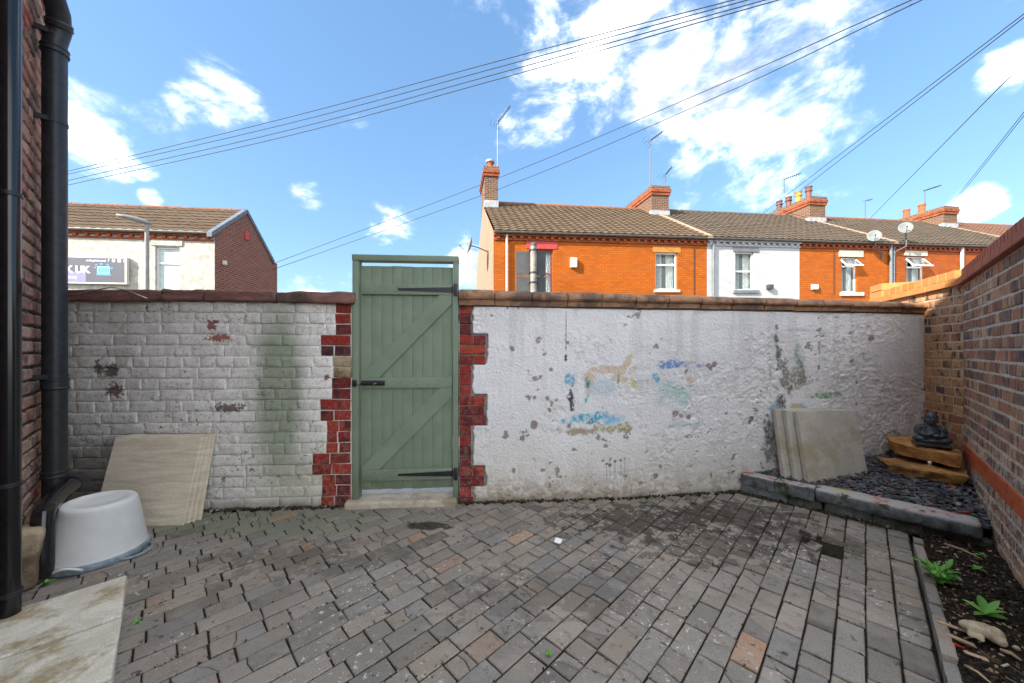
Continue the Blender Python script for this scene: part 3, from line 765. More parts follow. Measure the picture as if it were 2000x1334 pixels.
for r in range(NL):
    z0 = VTOP - (r + 1) * CH_L; h = CH_L - .006
    ue = uz(ql[r], 700)[0]
    s = UL0 - random.uniform(0, .2); hdr = (r % 4 == 1)
    while s < ue - .03:
        L = (.128 if hdr and random.random() < .85 else random.choice([.255, .255, .255, .25, .27, .128])) + random.uniform(-.006, .006)
        a, b = max(s, UL0), min(s + L - .005, ue - .004); s += L
        if ue - s < .07: b = ue - .004; s = ue
        if b - a < .035: continue
        seed += 1; w = b - a; cu, cz = (a + b) / 2, z0 + h / 2 + random.uniform(-.003, .003)
        pr = random.uniform(-.005, .004)
        me = lumpy_brick('brick', w, h, .1, M['wpaint'], 9 if w > .16 else 6, 5, .012, seed, tintL, cu, cz)
        place_brick(REAR.rot(), REAR.P(cu, .05 + pr, cz), me, wall_l, 'brick', .008)
    # exposed red bricks at the gate jamb
    s = ue + .002
    if 5 <= r <= 6:
        bm = rough_block((UG0 - ue - .01, .12, h + .004), .012, 2, .008, r, 12)
        mb = MB(); mb.bm(bm); me = mesh_of(mb, 'stone', M['plinth'], True)
        place_brick(REAR.rot(), REAR.P((ue + UG0) / 2, .058, z0 + h / 2), me, wall_l, 'jamb_stone'); continue
    tot = UG0 - .006 - s; parts = [tot] if tot < .17 else ([tot] if r in (3, 9) and tot < .29 else [tot * .5, tot * .5])
    if r % 2 == 0 and len(parts) == 2: parts = [tot * .45, tot * .55]
    for L in parts:
        w = L - .009; place_brick(REAR.rot(), REAR.P(s + w / 2, .0475 + random.uniform(-.002, .002), z0 + h / 2), qp.get(round(w, 2), round(h, 3), .1), wall_l); s += L
# coping stones
cl = [98, 325, 408, 545, 697]
for i in range(4):
    u0, u1 = uz(cl[i], 580)[0], uz(cl[i + 1], 580)[0]; zt = 1.785 + random.uniform(-.006, .006)
    bm = rough_block((u1 - u0 - .008, .33, .088), .014, 9, .016, i + 3, 9, .005)
    mb = MB(); mb.bm(bm); me = mesh_of(mb, 'coping_stone', M['purplestone'], True)
    place_brick(REAR.rot(), REAR.P((u0 + u1) / 2, .11, zt - .043), me, wall_l, 'coping_stone', .003)
MB(REAR.xf).box(UL0 - .1, UG0 - .01, .01, .22, VTOP - .002, 1.72).build('coping_bedding', M['mortar_dark'], wall_l)

# ------------------------------------------------------------------ rear wall, right: painted render
UR1 = uz(1806, 700)[0] + .02
wall_rr = empty('rendered_wall', REAR.P((UG1 + UR1) / 2, .1, 0), 'white painted rendered yard wall with peeling patches and faded chalk drawings', 'wall')
qr = [921, 921, 921, 950, 950, 949, 922, 922, 922, 949, 948, 950, 922, 922, 922, 922, 946, 948, 922, 926]
CH_R = .0868; ZQ = 1.703
for r in range(20):
    z0 = ZQ - (r + 1) * CH_R; h = CH_R - .010; ue = uz(qr[r], 700)[0]
    s = UG1 + .004; tot = ue - s
    parts = [tot] if (tot < .17 or r in (4, 10, 17)) else [tot * .55, tot * .45]
    for L in parts:
        w = L - .009; place_brick(REAR.rot(), REAR.P(s + w / 2, .0475 + random.uniform(-.002, .002), z0 + h / 2), qp.get(round(w, 2), round(h, 3), .1), wall_rr); s += L
MB(REAR.xf).box(UG1 + .002, UR1 + .0, .020, .225, -.05, 1.70).build('wall_core', M['mortar_grey'], wall_rr)
ztop = lambda u: 1.690 + (1.655 - 1.690) * (u - UG1) / (UR1 - UG1)
RES = .0062; nu = int((UR1 - UG1) / RES); nv = int(1.74 / RES)
uu, vv = np.meshgrid(UG1 + .005 + (UR1 - UG1 - .005) * np.arange(nu + 1) / nu, -.04 + 1.745 * np.arange(nv + 1) / nv, indexing='xy')
U, V = uu.ravel(), vv.ravel()
qe = np.array([uz(x, 700)[0] for x in qr]); row = np.clip(((ZQ - V) / CH_R).astype(int), 0, 19)
edge = qe[row] + .004 + (fbm(U, V, 26, 3, 41) - .5) * .03
keep = (U > edge)
big = fbm(U, V, 1.6, 3, 5); mid = fbm(U, V, 7, 4, 6); fine = fbm(U, V, 34, 3, 7)
patch = sstep(fbm(U, V, 3.0, 3, 15), .46, .60)                       # rough, flaking areas
flake = sstep(fbm(U, V, 12, 4, 25, .6), .50, .53) * patch           # lost paint layers: 2-3 mm steps
chip = sstep(fbm(U + 3, V, 15, 4, 31, .62), .715, .73) * sstep(fbm(U, V, 2.3, 2, 33), .42, .6)
D = -.010 - .016 * (big - .5) - .012 * (mid - .5) - .006 * (fine - .5) * (.4 + patch) + .0045 * flake + .005 * chip + .005 * patch * (np.abs(fbm(U, V, 22, 3, 19) - .5) * 2 - .4)
low = sstep(-V, -.22, -.02); D += low * (.004 + .014 * (fbm(U, V, 18, 3, 55) - .5))
col = np.ones((len(U), 3)) * np.array([.82, .805, .815])
def over(mask, c):
    global col
    m = np.clip(mask, 0, 1)[:, None]; col = col * (1 - m) + np.array(c) * m
over(.35 * sstep(big, .40, .7), (.66, .65, .655))
over(.55 * flake * sstep(fine, .35, .6), (.66, .63, .59))
streak = fbm(U, V * .10, 14, 4, 61)
over(.34 * sstep(streak, .52, .70) * sstep(V, .5, 1.6), (.50, .51, .51))                                    # rain runs below the coping
over(.45 * sstep(fbm(U, V * .12, 30, 3, 63), .55, .7) * sstep(-V, -.5, -.15), (.55, .52, .46))
over(.72 * sstep(-V, -.70, .0) * (.35 + 1.0 * fbm(U, V, 5, 5, 71, .65)), (.56, .50, .40)); over(.7 * sstep(-V, -.30, -.02) * sstep(fbm(U, V, 16, 5, 73, .7), .45, .6), (.34, .27, .20))                            # yellowed splash zone
over(.9 * sstep(-V, -.10, .01) * (.5 + .8 * mid), (.20, .155, .115))
over(.65 * sstep(-U, .2, .62) * sstep(-V, -.75, -.1) * fbm(U, V, 9, 4, 77), (.40, .33, .25))                  # grubby beside the gate
over(.75 * chip, (.20, .14, .11))
def at_px(px, py): return uz(px, py)
def dab(px, py, rx, ry, c, a=.8, sc=22, thr=.42, seed=1, ang=0.0, soft=.25):
    """a scuffed patch of chalk or paint at a place on the wall; radii in metres"""
    u0, v0 = at_px(px, py); du, dv = U - u0, V - v0; ca, sa = math.cos(ang), math.sin(ang)
    x, y = (du * ca + dv * sa) / rx, (-du * sa + dv * ca) / ry
    e = np.sqrt(x * x + y * y) + (fbm(U, V, max(13, .55 / min(rx, ry)), 3, seed + 100, .6) - .5) * 1.9
    m = (1 - sstep(e, 1 - soft * 1.6, 1 + soft)) * (.25 + .75 * sstep(fbm(U, V * .8, sc * (2.2 if sc > 12 else 1), 3, seed + 200, .65), thr - .10, thr + .10))
    over(np.minimum(1, m * a * 1.35), c)
PINK = (.68, .56, .44); BLUE = (.10, .42, .62); DBL = (.17, .30, .62); TEAL = (.42, .62, .58); OLV = (.40, .37, .18)
for t in [(1195, 722, .18, .035, PINK, .8, 3, .1, 1, .0), (1222, 712, .035, .11, PINK, .9, 3, .1, 2, -.6), (1205, 742, .10, .05, PINK, .7, 3, .1, 3, 0), (1150, 745, .05, .10, PINK, .75, 3, .1, 4, 0),
          (1112, 740, .055, .055, BLUE, .7, 30, .48, 5, 0), (1147, 747, .02, .045, (.05, .25, .28), .9, 30, .4, 6, 0), (1145, 780, .012, .035, (.10, .48, .42), .9, 9, .3, 7, -.4), (1207, 743, .010, .05, (.10, .20, .24), .8, 30, .4, 8, 0),
          (1178, 755, .10, .09, (.58, .66, .72), .6, 5, .2, 9, 0), (1237, 750, .02, .07, (.60, .62, .22), .7, 22, .4, 10, .4),
          (1150, 815, .22, .05, BLUE, .75, 26, .47, 11, 0), (1105, 825, .06, .03, BLUE, .6, 26, .45, 12, 0), (1190, 820, .10, .05, (.35, .60, .75), .6, 26, .42, 13, 0),
          (1140, 842, .22, .045, (.36, .29, .19), .7, 22, .40, 14, 0), (1205, 835, .18, .035, OLV, .75, 26, .44, 15, 0),
          (1115, 780, .026, .10, (.06, .06, .075), .8, 24, .40, 16, .1),
          (1310, 713, .15, .035, DBL, .75, 26, .44, 17, 0), (1280, 738, .03, .05, BLUE, .7, 26, .44, 18, 0), (1375, 715, .10, .022, DBL, .55, 26, .44, 19, 0), (1300, 760, .09, .11, TEAL, .6, 20, .42, 20, 0), (1335, 770, .10, .10, TEAL, .55, 20, .42, 21, 0), (1330, 830, .20, .03, TEAL, .45, 20, .42, 22, 0),
          (1345, 740, .045, .045, PINK, .8, 3, .1, 23, 0), (1390, 750, .10, .05, (.60, .67, .70), .4, 5, .2, 50, 0),
          (1517, 685, .030, .13, (.16, .20, .18), .85, 30, .42, 24, .1), (1532, 725, .055, .17, (.13, .12, .095), .85, 34, .45, 25, .25), (1560, 715, .035, .14, (.10, .07, .07), .85, 34, .45, 26, .2), (1562, 700, .07, .14, (.40, .55, .50), .55, 22, .42, 27, .1), (1545, 738, .12, .08, (.28, .27, .20), .7, 34, .45, 28, 0),
          (1598, 680, .012, .11, (.32, .33, .33), .75, 30, .42, 29, 0), (1597, 716, .012, .045, (.10, .25, .28), .85, 30, .4, 30, -.2), (1503, 730, .008, .09, (.3, .3, .29), .6, 30, .42, 31, 0), (1512, 755, .05, .012, (.32, .30, .27), .6, 30, .42, 32, -.6), (1575, 748, .12, .014, (.34, .32, .28), .55, 30, .42, 33, .35), (1560, 645, .18, .012, (.5, .5, .51), .5, 30, .42, 34, 0),
          (1525, 790, .055, .075, (.14, .14, .15), .85, 40, .44, 35, 0), (1510, 795, .05, .06, (.35, .52, .62), .7, 20, .4, 36, 0), (1560, 793, .07, .05, (.32, .50, .62), .7, 20, .4, 37, 0), (1555, 795, .045, .035, (.62, .50, .34), .8, 20, .3, 38, 0),
          (1612, 772, .14, .024, (.20, .42, .24), .75, 30, .46, 39, .04), (1499, 840, .045, .12, (.035, .05, .055), .62, 26, .42, 40, .2), (1505, 885, .05, .14, (.05, .07, .07), .55, 26, .42, 41, .15),
          (1105, 658, .004, .20, (.08, .08, .085), .8, 8, .1, 42, 0), (1105, 700, .010, .03, (.05, .05, .05), .9, 8, .1, 43, 0)]:
    dab(*t)
for (px, py) in [(1052, 664), (1000, 680), (1073, 802), (1044, 776), (1068, 776), (1166, 806), (1112, 832), (1340, 725), (1386, 714), (1394, 712), (1318, 808), (1330, 812), (1345, 815), (1462, 823), (1465, 820), (1515, 640), (1596, 645), (1700, 660), (988, 848), (1042, 830), (1020, 855), (1003, 918), (1280, 930), (1432, 892)]:
    dab(px, py, random.uniform(.012, .028), random.uniform(.016, .036), (.215, .150, .118), .62, 20, .25, random.randint(50, 900), random.uniform(-1, 1), .1)
for k, (px, py) in enumerate([(1184, 905), (1200, 900), (1212, 898), (1219, 896), (1190, 908)]):
    dab(px, py, .012, .012, (.15, .14, .14), .8, 9, .2, 60 + k, 0, .2); dab(px, py + 16, .004, .075, (.36, .35, .35), .7, 9, .2, 80 + k, 0, .3)
green_end = 1.1 * np.exp(-((U - uz(1760, 700)[0]) / .06) ** 2) * sstep(V, .5, 1.6) * fbm(U, V * .2, 18, 3, 91); over(.3 * green_end, (.45, .45, .36))
crumb = sstep(U, UR1 - .30, UR1 - .02) * sstep(-V, -1.0, -.35); over(.55 * crumb * mid, (.55, .52, .42)); D += .012 * crumb * (fbm(U, V, 11, 3, 95) - .5) * 2
# broken-away bottom corner by the rocks
brk = (V < .56 - .55 * (UR1 - U) + (fbm(U, V, 9, 3, 99) - .5) * .16) & (U > UR1 - .62); keep &= ~brk
keep &= V < np.array(ztop(U)) + .01
idx = np.arange(len(U)).reshape(nv + 1, nu + 1); kp = keep.reshape(nv + 1, nu + 1)
fk = kp[:-1, :-1] & kp[1:, :-1] & kp[:-1, 1:] & kp[1:, 1:]
near_edge = np.zeros_like(kp)
inner = kp.copy(); inner[1:] &= kp[:-1]; inner[:-1] &= kp[1:]; inner[:, 1:] &= kp[:, :-1]; inner[:, :-1] &= kp[:, 1:]
rim = (kp & ~inner).ravel(); D = np.where(rim, .021, D)
fa = np.stack([idx[:-1, :-1][fk], idx[:-1, 1:][fk], idx[1:, 1:][fk], idx[1:, :-1][fk]], 1)
used = np.unique(fa); remap = -np.ones(len(U), int); remap[used] = np.arange(len(used)); fa = remap[fa]
ow = wloc(wall_rr); PX = REAR.o.x + REAR.u.x * U + REAR.n.x * D - ow.x; PY = REAR.o.y + REAR.u.y * U + REAR.n.y * D - ow.y
me = bpy.data.meshes.new('render_coat'); me.from_pydata(np.stack([PX, PY, V - ow.z], 1)[used].tolist(), [], fa.tolist())
me.materials.append(M['render']); me.polygons.foreach_set('use_smooth', [True] * len(me.polygons))
a = me.color_attributes.new('tint', 'FLOAT_COLOR', 'POINT'); a.data.foreach_set('color', np.concatenate([col, np.ones((len(col), 1))], 1)[used].astype(np.float32).ravel())
o = bpy.data.objects.new('render_coat', me); COL.objects.link(o); o.parent = wall_rr
# coping tiles
cj = [896, 966, 1038, 1107, 1173, 1238, 1302, 1365, 1425, 1488, 1548, 1600, 1655, 1708, 1756, 1806]
prof = [(-.030, 0), (-.034, .046), (-.050, .050), (-.060, .066), (-.058, .090), (-.035, .122), (.02, .138), (.12, .142), (.22, .120), (.275, .07), (.275, 0)]
for i in range(len(cj) - 1):
    u0, u1 = uz(cj[i], 590)[0] + .004, uz(cj[i + 1], 590)[0] - .004
    z0 = ztop((u0 + u1) / 2) + random.uniform(-.003, .003); k = 1.0 - .30 * (i / 15.0)
    vs, fs = [], []; n = len(prof); segs = [(0, .97), (.06, 1), (.5, 1.0), (.94, 1), (1, .97)]
    for (t, sc) in segs:
        for (d, zz) in prof:
            jn = mnoise.noise(Vector((u0 + t * 3, d * 9, zz * 9 + i))) * .005
            vs.append((u0 + (u1 - u0) * t, .1 + (d - .1) * sc + jn, z0 + zz * k * sc + jn))
    for a_ in range(len(segs) - 1):
        for b_ in range(n): b2 = (b_ + 1) % n; fs.append((a_ * n + b_, (a_ + 1) * n + b_, (a_ + 1) * n + b2, a_ * n + b2))
    fs.append(tuple(range(n))); fs.append(tuple((len(segs) - 1) * n + k_ for k_ in range(n))[::-1])
    mb = MB(REAR.xf).add(vs, fs); o = mb.build('coping_tile', M['browntile'], wall_rr, auto=38)
MB(REAR.xf).add([(UG1 + .01, -.018, ztop(UG1) - .012), (UR1 - .02, -.018, ztop(UR1) - .012), (UR1 - .02, .25, ztop(UR1) - .012), (UG1 + .01, .25, ztop(UG1) - .012),
                 (UG1 + .01, -.018, ztop(UG1) + .10), (UR1 - .02, -.018, ztop(UR1) + .075), (UR1 - .02, .25, ztop(UR1) + .075), (UG1 + .01, .25, ztop(UG1) + .10)],
                [(0, 3, 2, 1), (4, 5, 6, 7), (0, 1, 5, 4), (1, 2, 6, 5), (2, 3, 7, 6), (3, 0, 4, 7)]).build('coping_bedding', M['mortar_dark'], wall_rr)

# ------------------------------------------------------------------ gate
U_ = lambda px: uz(px, 700)[0]
gate = empty('garden_gate', REAR.P((UG0 + UG1) / 2, 0, 0), 'sage green ledged and braced timber gate with black strap hinges', 'gate')
GX0, GX1 = U_(689), U_(895); PW = .050; GT = 2.105; GB = .060
def gpart(name, x0, x1, d0, d1, z0, z1, mat=None, bev=.003, parent=None):
    mb = MB(REAR.xf); mb.obox(((x0 + x1) / 2, (d0 + d1) / 2, (z0 + z1) / 2), (x1 - x0, abs(d1 - d0), z1 - z0), None, bev)
    return mb.build(name, mat or M['green'], parent or gate, auto=35)
gpart('post', GX0, GX0 + PW, -.012, .075, GB - .01, GT - .052); gpart('post', GX1 - PW + .006, GX1, -.012, .075, GB - .01, GT - .052)
gpart('head_rail', GX0 - .003, GX1 + .003, -.014, .075, GT - .050, GT)
LX0, LX1 = GX0 + PW + .010, GX1 - PW + .001; LT, LBm = 2.018, .125
nb = 9; bw = (LX1 - LX0) / nb
for i in range(nb):
    j = random.uniform(-.0015, .0015)
    gpart('plank', LX0 + i * bw + .0003, LX0 + (i + 1) * bw - .0003, .022 + j, .042 + j, LBm + random.uniform(-.004, .004), LT + random.uniform(-.003, .003), bev=.003)
led = [(1.775, 1.862), (.985, 1.073), (.205, .300)]
for (a_, b_) in led: gpart('ledge', LX0 + .012, LX1 - .004, -.001, .0215, a_, b_, bev=.003)
def brace(z0, z1):
    xa, xb = LX0 + .012, LX0 + .158; xc, xd = LX1 - .108, LX1 - .006
    poly = [(xa, z0), (xb, z0), (xd, z1 - .075), (xd, z1), (xc, z1), (xa, z0 + .022)]
    n = len(poly); vs = [(x, .0005, z) for x, z in poly] + [(x, .0212, z) for x, z in poly]
    fs = [tuple(range(n)), tuple(range(2 * n - 1, n - 1, -1))] + [(i, n + i, n + (i + 1) % n, (i + 1) % n) for i in range(n)]
    MB(REAR.xf).add(vs, fs).build('brace', M['green'], gate)
brace(1.0745, 1.7735); brace(.3015, .9835)
for zc_ in (1.818, .252):
    vs = [(LX1 - .455, -.0050, zc_ - .009), (LX1 - .455, -.0050, zc_ + .009), (LX1 - .005, -.0050, zc_ + .023), (LX1 - .005, -.0050, zc_ - .023)]
    vs += [(x, -.0012, z) for x, _, z in vs]
    fs = [(0, 3, 2, 1), (4, 5, 6, 7), (0, 1, 5, 4), (1, 2, 6, 5), (2, 3, 7, 6), (3, 0, 4, 7)]
    hg = MB(REAR.xf).add(vs, fs).build('strap_hinge', M['blackmetal'], gate)
    gpart('hinge_plate', LX1 + .012, GX1 - .004, -.018, -.0125, zc_ - .052, zc_ + .052, M['blackmetal'], .001, hg)
    MB(REAR.xf).tube([(LX1 + .003, -.010, zc_ - .03), (LX1 + .003, -.010, zc_ + .03)], .007, 8).build('hinge_knuckle', M['blackmetal'], hg)
nl = MB(REAR.xf)
for (a_, b_) in led:
    for i in range(nb):
        for zf in (.25, .75): x_ = LX0 + (i + .5 + random.uniform(-.12, .12)) * bw; nl.lathe([(.0001, -.0016), (.0028, -.0014), (.0034, .001)], (x_, -.001, a_ + (b_ - a_) * zf + random.uniform(-.006, .006)), 6, Matrix.Rotation(math.pi / 2, 3, 'X') @ Matrix.Diagonal(Vector((1, 1, -1))))
tag(nl.build('nails', M['blackmetal'], gate), kind='stuff')
bolt = gpart('bolt', LX0 + .018, LX0 + .205, -.008, -.0015, 1.008, 1.050, M['blackmetal'], .002)
MB(REAR.xf).tube([(LX0 + .012, -.016, 1.029), (LX0 + .200, -.016, 1.029)], .015, 12).build('bolt_barrel', M['blackmetal'], bolt, auto=40)
MB(REAR.xf).tube([(LX0 - .022, -.018, 1.029), (LX0 + .02, -.018, 1.029)], .006, 8).build('bolt_rod', M['steel'], bolt)
MB(REAR.xf).tube([(LX0 + .125, -.030, 1.032), (LX0 + .145, -.036, 1.030), (LX0 + .120, -.040, 1.020)], .004, 6).build('bolt_knob', M['steel'], bolt)
gpart('bolt_keep', GX0 + .006, GX0 + .040, -.032, -.0125, 1.004, 1.054, M['blackmetal'], .003, bolt)
bm = rough_block((U_(892) - U_(677), .20, .10), .014, 5, .007, 5, 8); mb = MB(); mb.bm(bm)
th = mesh_of(mb, 'threshold', M['threshold'], True); o = bpy.data.objects.new('gate_threshold', th); COL.objects.link(o)
o.matrix_world = Matrix.Translation(REAR.P((U_(892) + U_(677)) / 2, .035, .004)) @ REAR.rot().to_4x4()
tag(o, 'worn sandstone threshold under the green gate', 'threshold')
# narrow alley surface behind the gate
al = MB(REAR.xf).quad((-6, .3, -.02), (6, .3, -.02), (6, 2.4, -.02), (-6, 2.4, -.02)).build('alley_path', simple('pale_alley_concrete', (.40, .39, .36), .9, .15, 12, .3)); tag(al, kind='structure')

# ------------------------------------------------------------------ the house on the left (outrigger and unseen main block)
HF = Frame((-.4, -.4), 135)   # u=(-.707,.707) along the wall away from camera; n=(-.707,-.707) into the house
house = empty('yard_house', HF.P(3.5, .1, 0), 'old sooty brick house wall with black pipes at the left edge', 'house')
HT = 5.16; T0, T1 = 1.35, 4.62
hb = m_facade('house_brickwork', (.20, .10, .075), (.15, .08, .06), HF, 1.4)
MB(HF.xf).box(T0, T1, .012, 3.6, -.05, HT).build('wall', M['mortar_dark'], house)
MB(HF.xf).box(-1.4, T1, 3.61, 9.5, -.05, HT + 2.22).build('unseen_main_block', hb, house)  # unseen; height set to shade the yard, setback to let in more skylight
rf = MB(HF.xf)
rf.add([(-1.6, 3.45, HT + 2.2), (T1 + .2, 3.45, HT + 2.2), (T1 + .2, 6.6, HT + 3.7), (-1.6, 6.6, HT + 3.7), (T1 + .2, 9.7, HT + 2.2), (-1.6, 9.7, HT + 2.2)], [(0, 1, 2, 3), (3, 2, 4, 5)])
rf.build('roof', M['roof2'], house)
rf = MB(HF.xf).add([(T0 - .1, -.1, HT - .03), (T1 + .1, -.1, HT - .03), (T1 + .1, 3.58, HT + 1.4), (T0 - .1, 3.58, HT + 1.4)], [(0, 1, 2, 3)]); rf.build('outrigger_roof', M['roof2'], house)
h1 = Pool(M['hbrick'], jit=.005, bev=.008); h2 = Pool(M['hbrick2'], jit=.002, bev=.004)
z = -.01
r = 0
while z < 3.85:
    L = [[.245, .245], [.125, .245]][r % 2]
    course(HF, 2.90, 3.36, z, .0862, h2, house, L, start=[0, .06][r % 2], gap=.012, depth=.09, proud=.012)
    s = 3.372
    course(HF, 3.372, T1, z, .0862, h1, house, [.25, .245, .13] if r % 2 else [.13, .245], start=random.uniform(0, .1), gap=.016, depth=.09)
    z += .0862; r += 1
MB(HF.xf).box(2.90, 3.365, -.004, .03, -.05, 3.86).build('joint_backing', M['mortar_grey'], house)
MB(HF.xf).box(T0, 2.895, -.003, .011, -.05, HT).build('near_wall_face', hb, house)
MB(HF.xf).box(2.895, T1, -.003, .0115, 3.865, HT).build('upper_wall_face', hb, house)

def collar(mb, c, r, h=.05): 
    mb.lathe([(r, -h / 2), (r + .009, -h / 2 + .004), (r + .010, -h / 2 + .012), (r + .006, -h / 2 + .018), (r + .006, h / 2 - .018), (r + .010, h / 2 - .012), (r + .009, h / 2 - .004), (r, h / 2)], c, 28)
SPt, SPo, SPr = 3.79, -.080, .055
sp = empty('soil_pipe', HF.P(SPt, SPo, 0), 'thick matt black soil pipe climbing the house wall', 'pipe')
def HP(t, d, z): return HF.P(t, d, z)
MB().tube([HP(SPt, SPo, .02), HP(SPt, SPo, 3.25)], SPr, 28).build('pipe', M['soilpipe'], sp, auto=40)
zz = lambda py, Y=2.337: CH + (HY - py) / F * Y
for py in (750, 925, 100):
    mb = MB(); collar(mb, HP(SPt, SPo, zz(py)), SPr, .075 if py == 750 else .05); mb.build('collar', M['soilpipe'], sp, auto=30)
MB().tube([HP(SPt, SPo, zz(735)), HP(SPt, SPo, zz(733))], SPr + .002, 28).build('seam', M['steel'], sp)
for py in (240, 72, 735):
    mb = MB(); mb.lathe([(SPr + .004, -.012), (SPr + .004, .012)], HP(SPt, SPo, zz(py)), 28)
    c = HP(SPt - .0, SPo / 2, zz(py)); mb.obox(HP(SPt - .045, SPo / 2 + .02, zz(py)), (.02, .10, .03), HF.rot()); mb.obox(HP(SPt + .07, SPo - .02, zz(py)), (.04, .018, .035), HF.rot())
    mb.build('bracket', M['soilpipe'], sp)
# swan-neck bend at the top
bend = [HP(SPt, SPo, 3.22), HP(SPt, SPo, 3.34), HP(SPt - .01, SPo - .02, 3.43), HP(SPt - .05, SPo - .02, 3.52), HP(SPt - .11, SPo, 3.60), HP(SPt - .2, SPo + .02, 3.69), HP(SPt - .32, SPo + .02, 3.80), HP(SPt - .6, SPo + .02, 4.05)]
MB().tube(bend, SPr, 24).build('bend', M['soilpipe'], sp, auto=40)
for i in (2, 4, 5):
    a_, b_ = bend[i], bend[i + 1]; d = (b_ - a_).normalized()
    MB().tube([a_, a_ + d * .012, a_ + d * .014, a_ + d * .034, a_ + d * .036, a_ + d * .048], [SPr + .002, SPr + .009, SPr + .006, SPr + .006, SPr + .009, SPr + .002], 24).build('collar', M['soilpipe'], sp, auto=40)
# low branch
bp = empty('waste_branch', HP(3.5, -.1, 0), 'short horizontal black waste pipe joining the foot of the soil pipe', 'pipe')
zb = .375
MB().tube([HP(3.36, -.10, zb - .005), HP(3.60, -.11, zb + .01), HP(3.80, -.16, zb + .03)], .048, 20).build('pipe', M['downpipe'], bp, auto=40)
MB().tube([HP(3.36, -.10, zb), HP(3.31, -.10, zb - .01), HP(3.29, -.10, zb - .08), HP(3.29, -.10, .03)], .046, 20).build('elbow', M['downpipe'], bp, auto=40)
MB().tube([HP(3.78, -.15, zb + .028), HP(3.82, -.17, zb + .034), HP(3.84, -.18, zb + .037)], [.056, .056, .052], 20).build('collar', M['soilpipe'], bp, auto=40)
tg = MB(); tg.tube([HP(4.06, -.03, .02), HP(4.06, -.03, 2.35)], .020, 12); tg = tg.build('conduit', M['soilpipe']); tag(tg, 'thin dark conduit on the house wall behind the soil pipe', 'pipe')
dp = empty('downpipe', HP(2.885, -.06, 0), 'glossy black downpipe at the extreme left of the picture', 'pipe')
MB().tube([HP(2.885, -.062, 0.01), HP(2.885, -.062, HT - .1)], .036, 24).build('pipe', M['downpipe'], dp, auto=40)
for py in (375, 950, 1165):
    mb = MB(); Y = 1.66; mb.lathe([(.0375, -.011), (.041, -.009), (.041, .009), (.0375, .011)], HP(2.885, -.062, CH + (HY - py) / F * Y), 24)
    mb.obox(HP(2.885, -.016, CH + (HY - py) / F * Y), (.03, .03, .022), HF.rot()); mb.build('bracket', M['soilpipe'], dp, auto=40)
bm = rough_block((.34, .085, .33), .02, 4, .018, 9, 7, .012); mb = MB(); mb.bm(bm); me = mesh_of(mb, 'plinth', M['plinth'], True)
o = bpy.data.objects.new('plinth_stone', me); COL.objects.link(o); o.matrix_world = Matrix.Translation(HP(3.36, -.062, .155)) @ HF.rot().to_4x4(); tag(o, 'rough tan plinth stone at the foot of the house wall', 'stone')

# ------------------------------------------------------------------ paving slabs
def slab(name, w, h, t, mat, seed, bev=.006, amp=.0015):
    bm = bmesh.new(); bmesh.ops.create_cube(bm, size=1.0)
    for v in bm.verts: v.co = Vector((v.co.x * w, v.co.y * t, v.co.z * h)) + Vector([random.uniform(-.004, .004) for _ in range(3)])
    bmesh.ops.bevel(bm, geom=bm.edges[:], offset=bev, segments=2, affect='EDGES', profile=.5)
    bmesh.ops.subdivide_edges(bm, edges=[e for e in bm.edges if e.calc_length() > .1], cuts=5, use_grid_fill=True)
    for v in bm.verts: v.co.y += mnoise.noise(v.co * 9 + Vector((seed, 0, 0))) * amp
    mb = MB(); mb.bm(bm); return mesh_of(mb, name, mat, False)
def lean(name, me, base, yaw, back, h, t, label, group, roll=0.0):
    """stand a slab on its lower edge at base (middle of its lower FRONT edge) and lean it away"""
    o = bpy.data.objects.new(name, me); COL.objects.link(o)
    Rm = Matrix.Rotation(yaw, 4, 'Z') @ Matrix.Rotation(-back, 4, 'X') @ Matrix.Rotation(roll, 4, 'Y')
    o.matrix_world = Matrix.Translation(base) @ Rm @ Matrix.Translation((0, t / 2, h / 2))
    return tag(o, label, 'slab', group)
yawR = math.atan(.07)
names = ['pale sandstone slab leaning on the white wall, front one of its stack', 'pale sandstone slab, second from the front of the stack behind the tub',
         'pale sandstone slab, third from the front of the stack behind the tub', 'pale sandstone slab, rearmost of the stack behind the tub']
for i in range(4):
    h, t = .645, .020
    me = slab('slab', .625, h, t, M['sandslab'], i)
    lean('sandstone_slab', me, Vector((-2.765 + .020 * i, 2.60 + .026 * i + .004, .002)), yawR + .03 + .004 * i, math.radians(15.0 - 1.0 * i), h, t, names[i], 'sandstone slabs leaning by the tub', .02)
names = ['grey concrete slab leaning on the rendered wall, front one of three', 'grey concrete slab, middle one of the three leaning slabs', 'grey concrete slab, rearmost of the three leaning slabs']
for i in range(3):
    h, t = .60, .045
    me = slab('slab', .53, h, t, M['greyslab'], 10 + i, .005)
    lean('concrete_slab', me, Vector((2.725 - .055 * i, 2.935 + .062 * i, .195)), yawR - .02, math.radians(12 - 1.2 * i), h, t, names[i], 'grey concrete slabs leaning on the rendered wall')
for i in range(3):
    pc = pq(HOUSE_P + .225, (-2.17 - 1.983) / R2 + .222 + .452 * i)
    me = slab('path_slab', .434, .434, .05, M['pathslab'], 20 + i, .010, .003)
    o = bpy.data.objects.new('path_slab', me); COL.objects.link(o)
    o.matrix_world = Matrix.Translation((pc.x, pc.y, .018 + .004 * i)) @ Matrix.Rotation(math.radians(-45), 4, 'Z') @ Matrix.Rotation(math.radians(90), 4, 'X')
    tag(o, ['cream stained square slab beside the house wall, farthest of the row', 'cream stained square slab at the lower left edge of the picture, next to the farthest one', 'cream square slab along the house wall, nearest of the row'][i], 'slab', 'square slabs along the house wall')

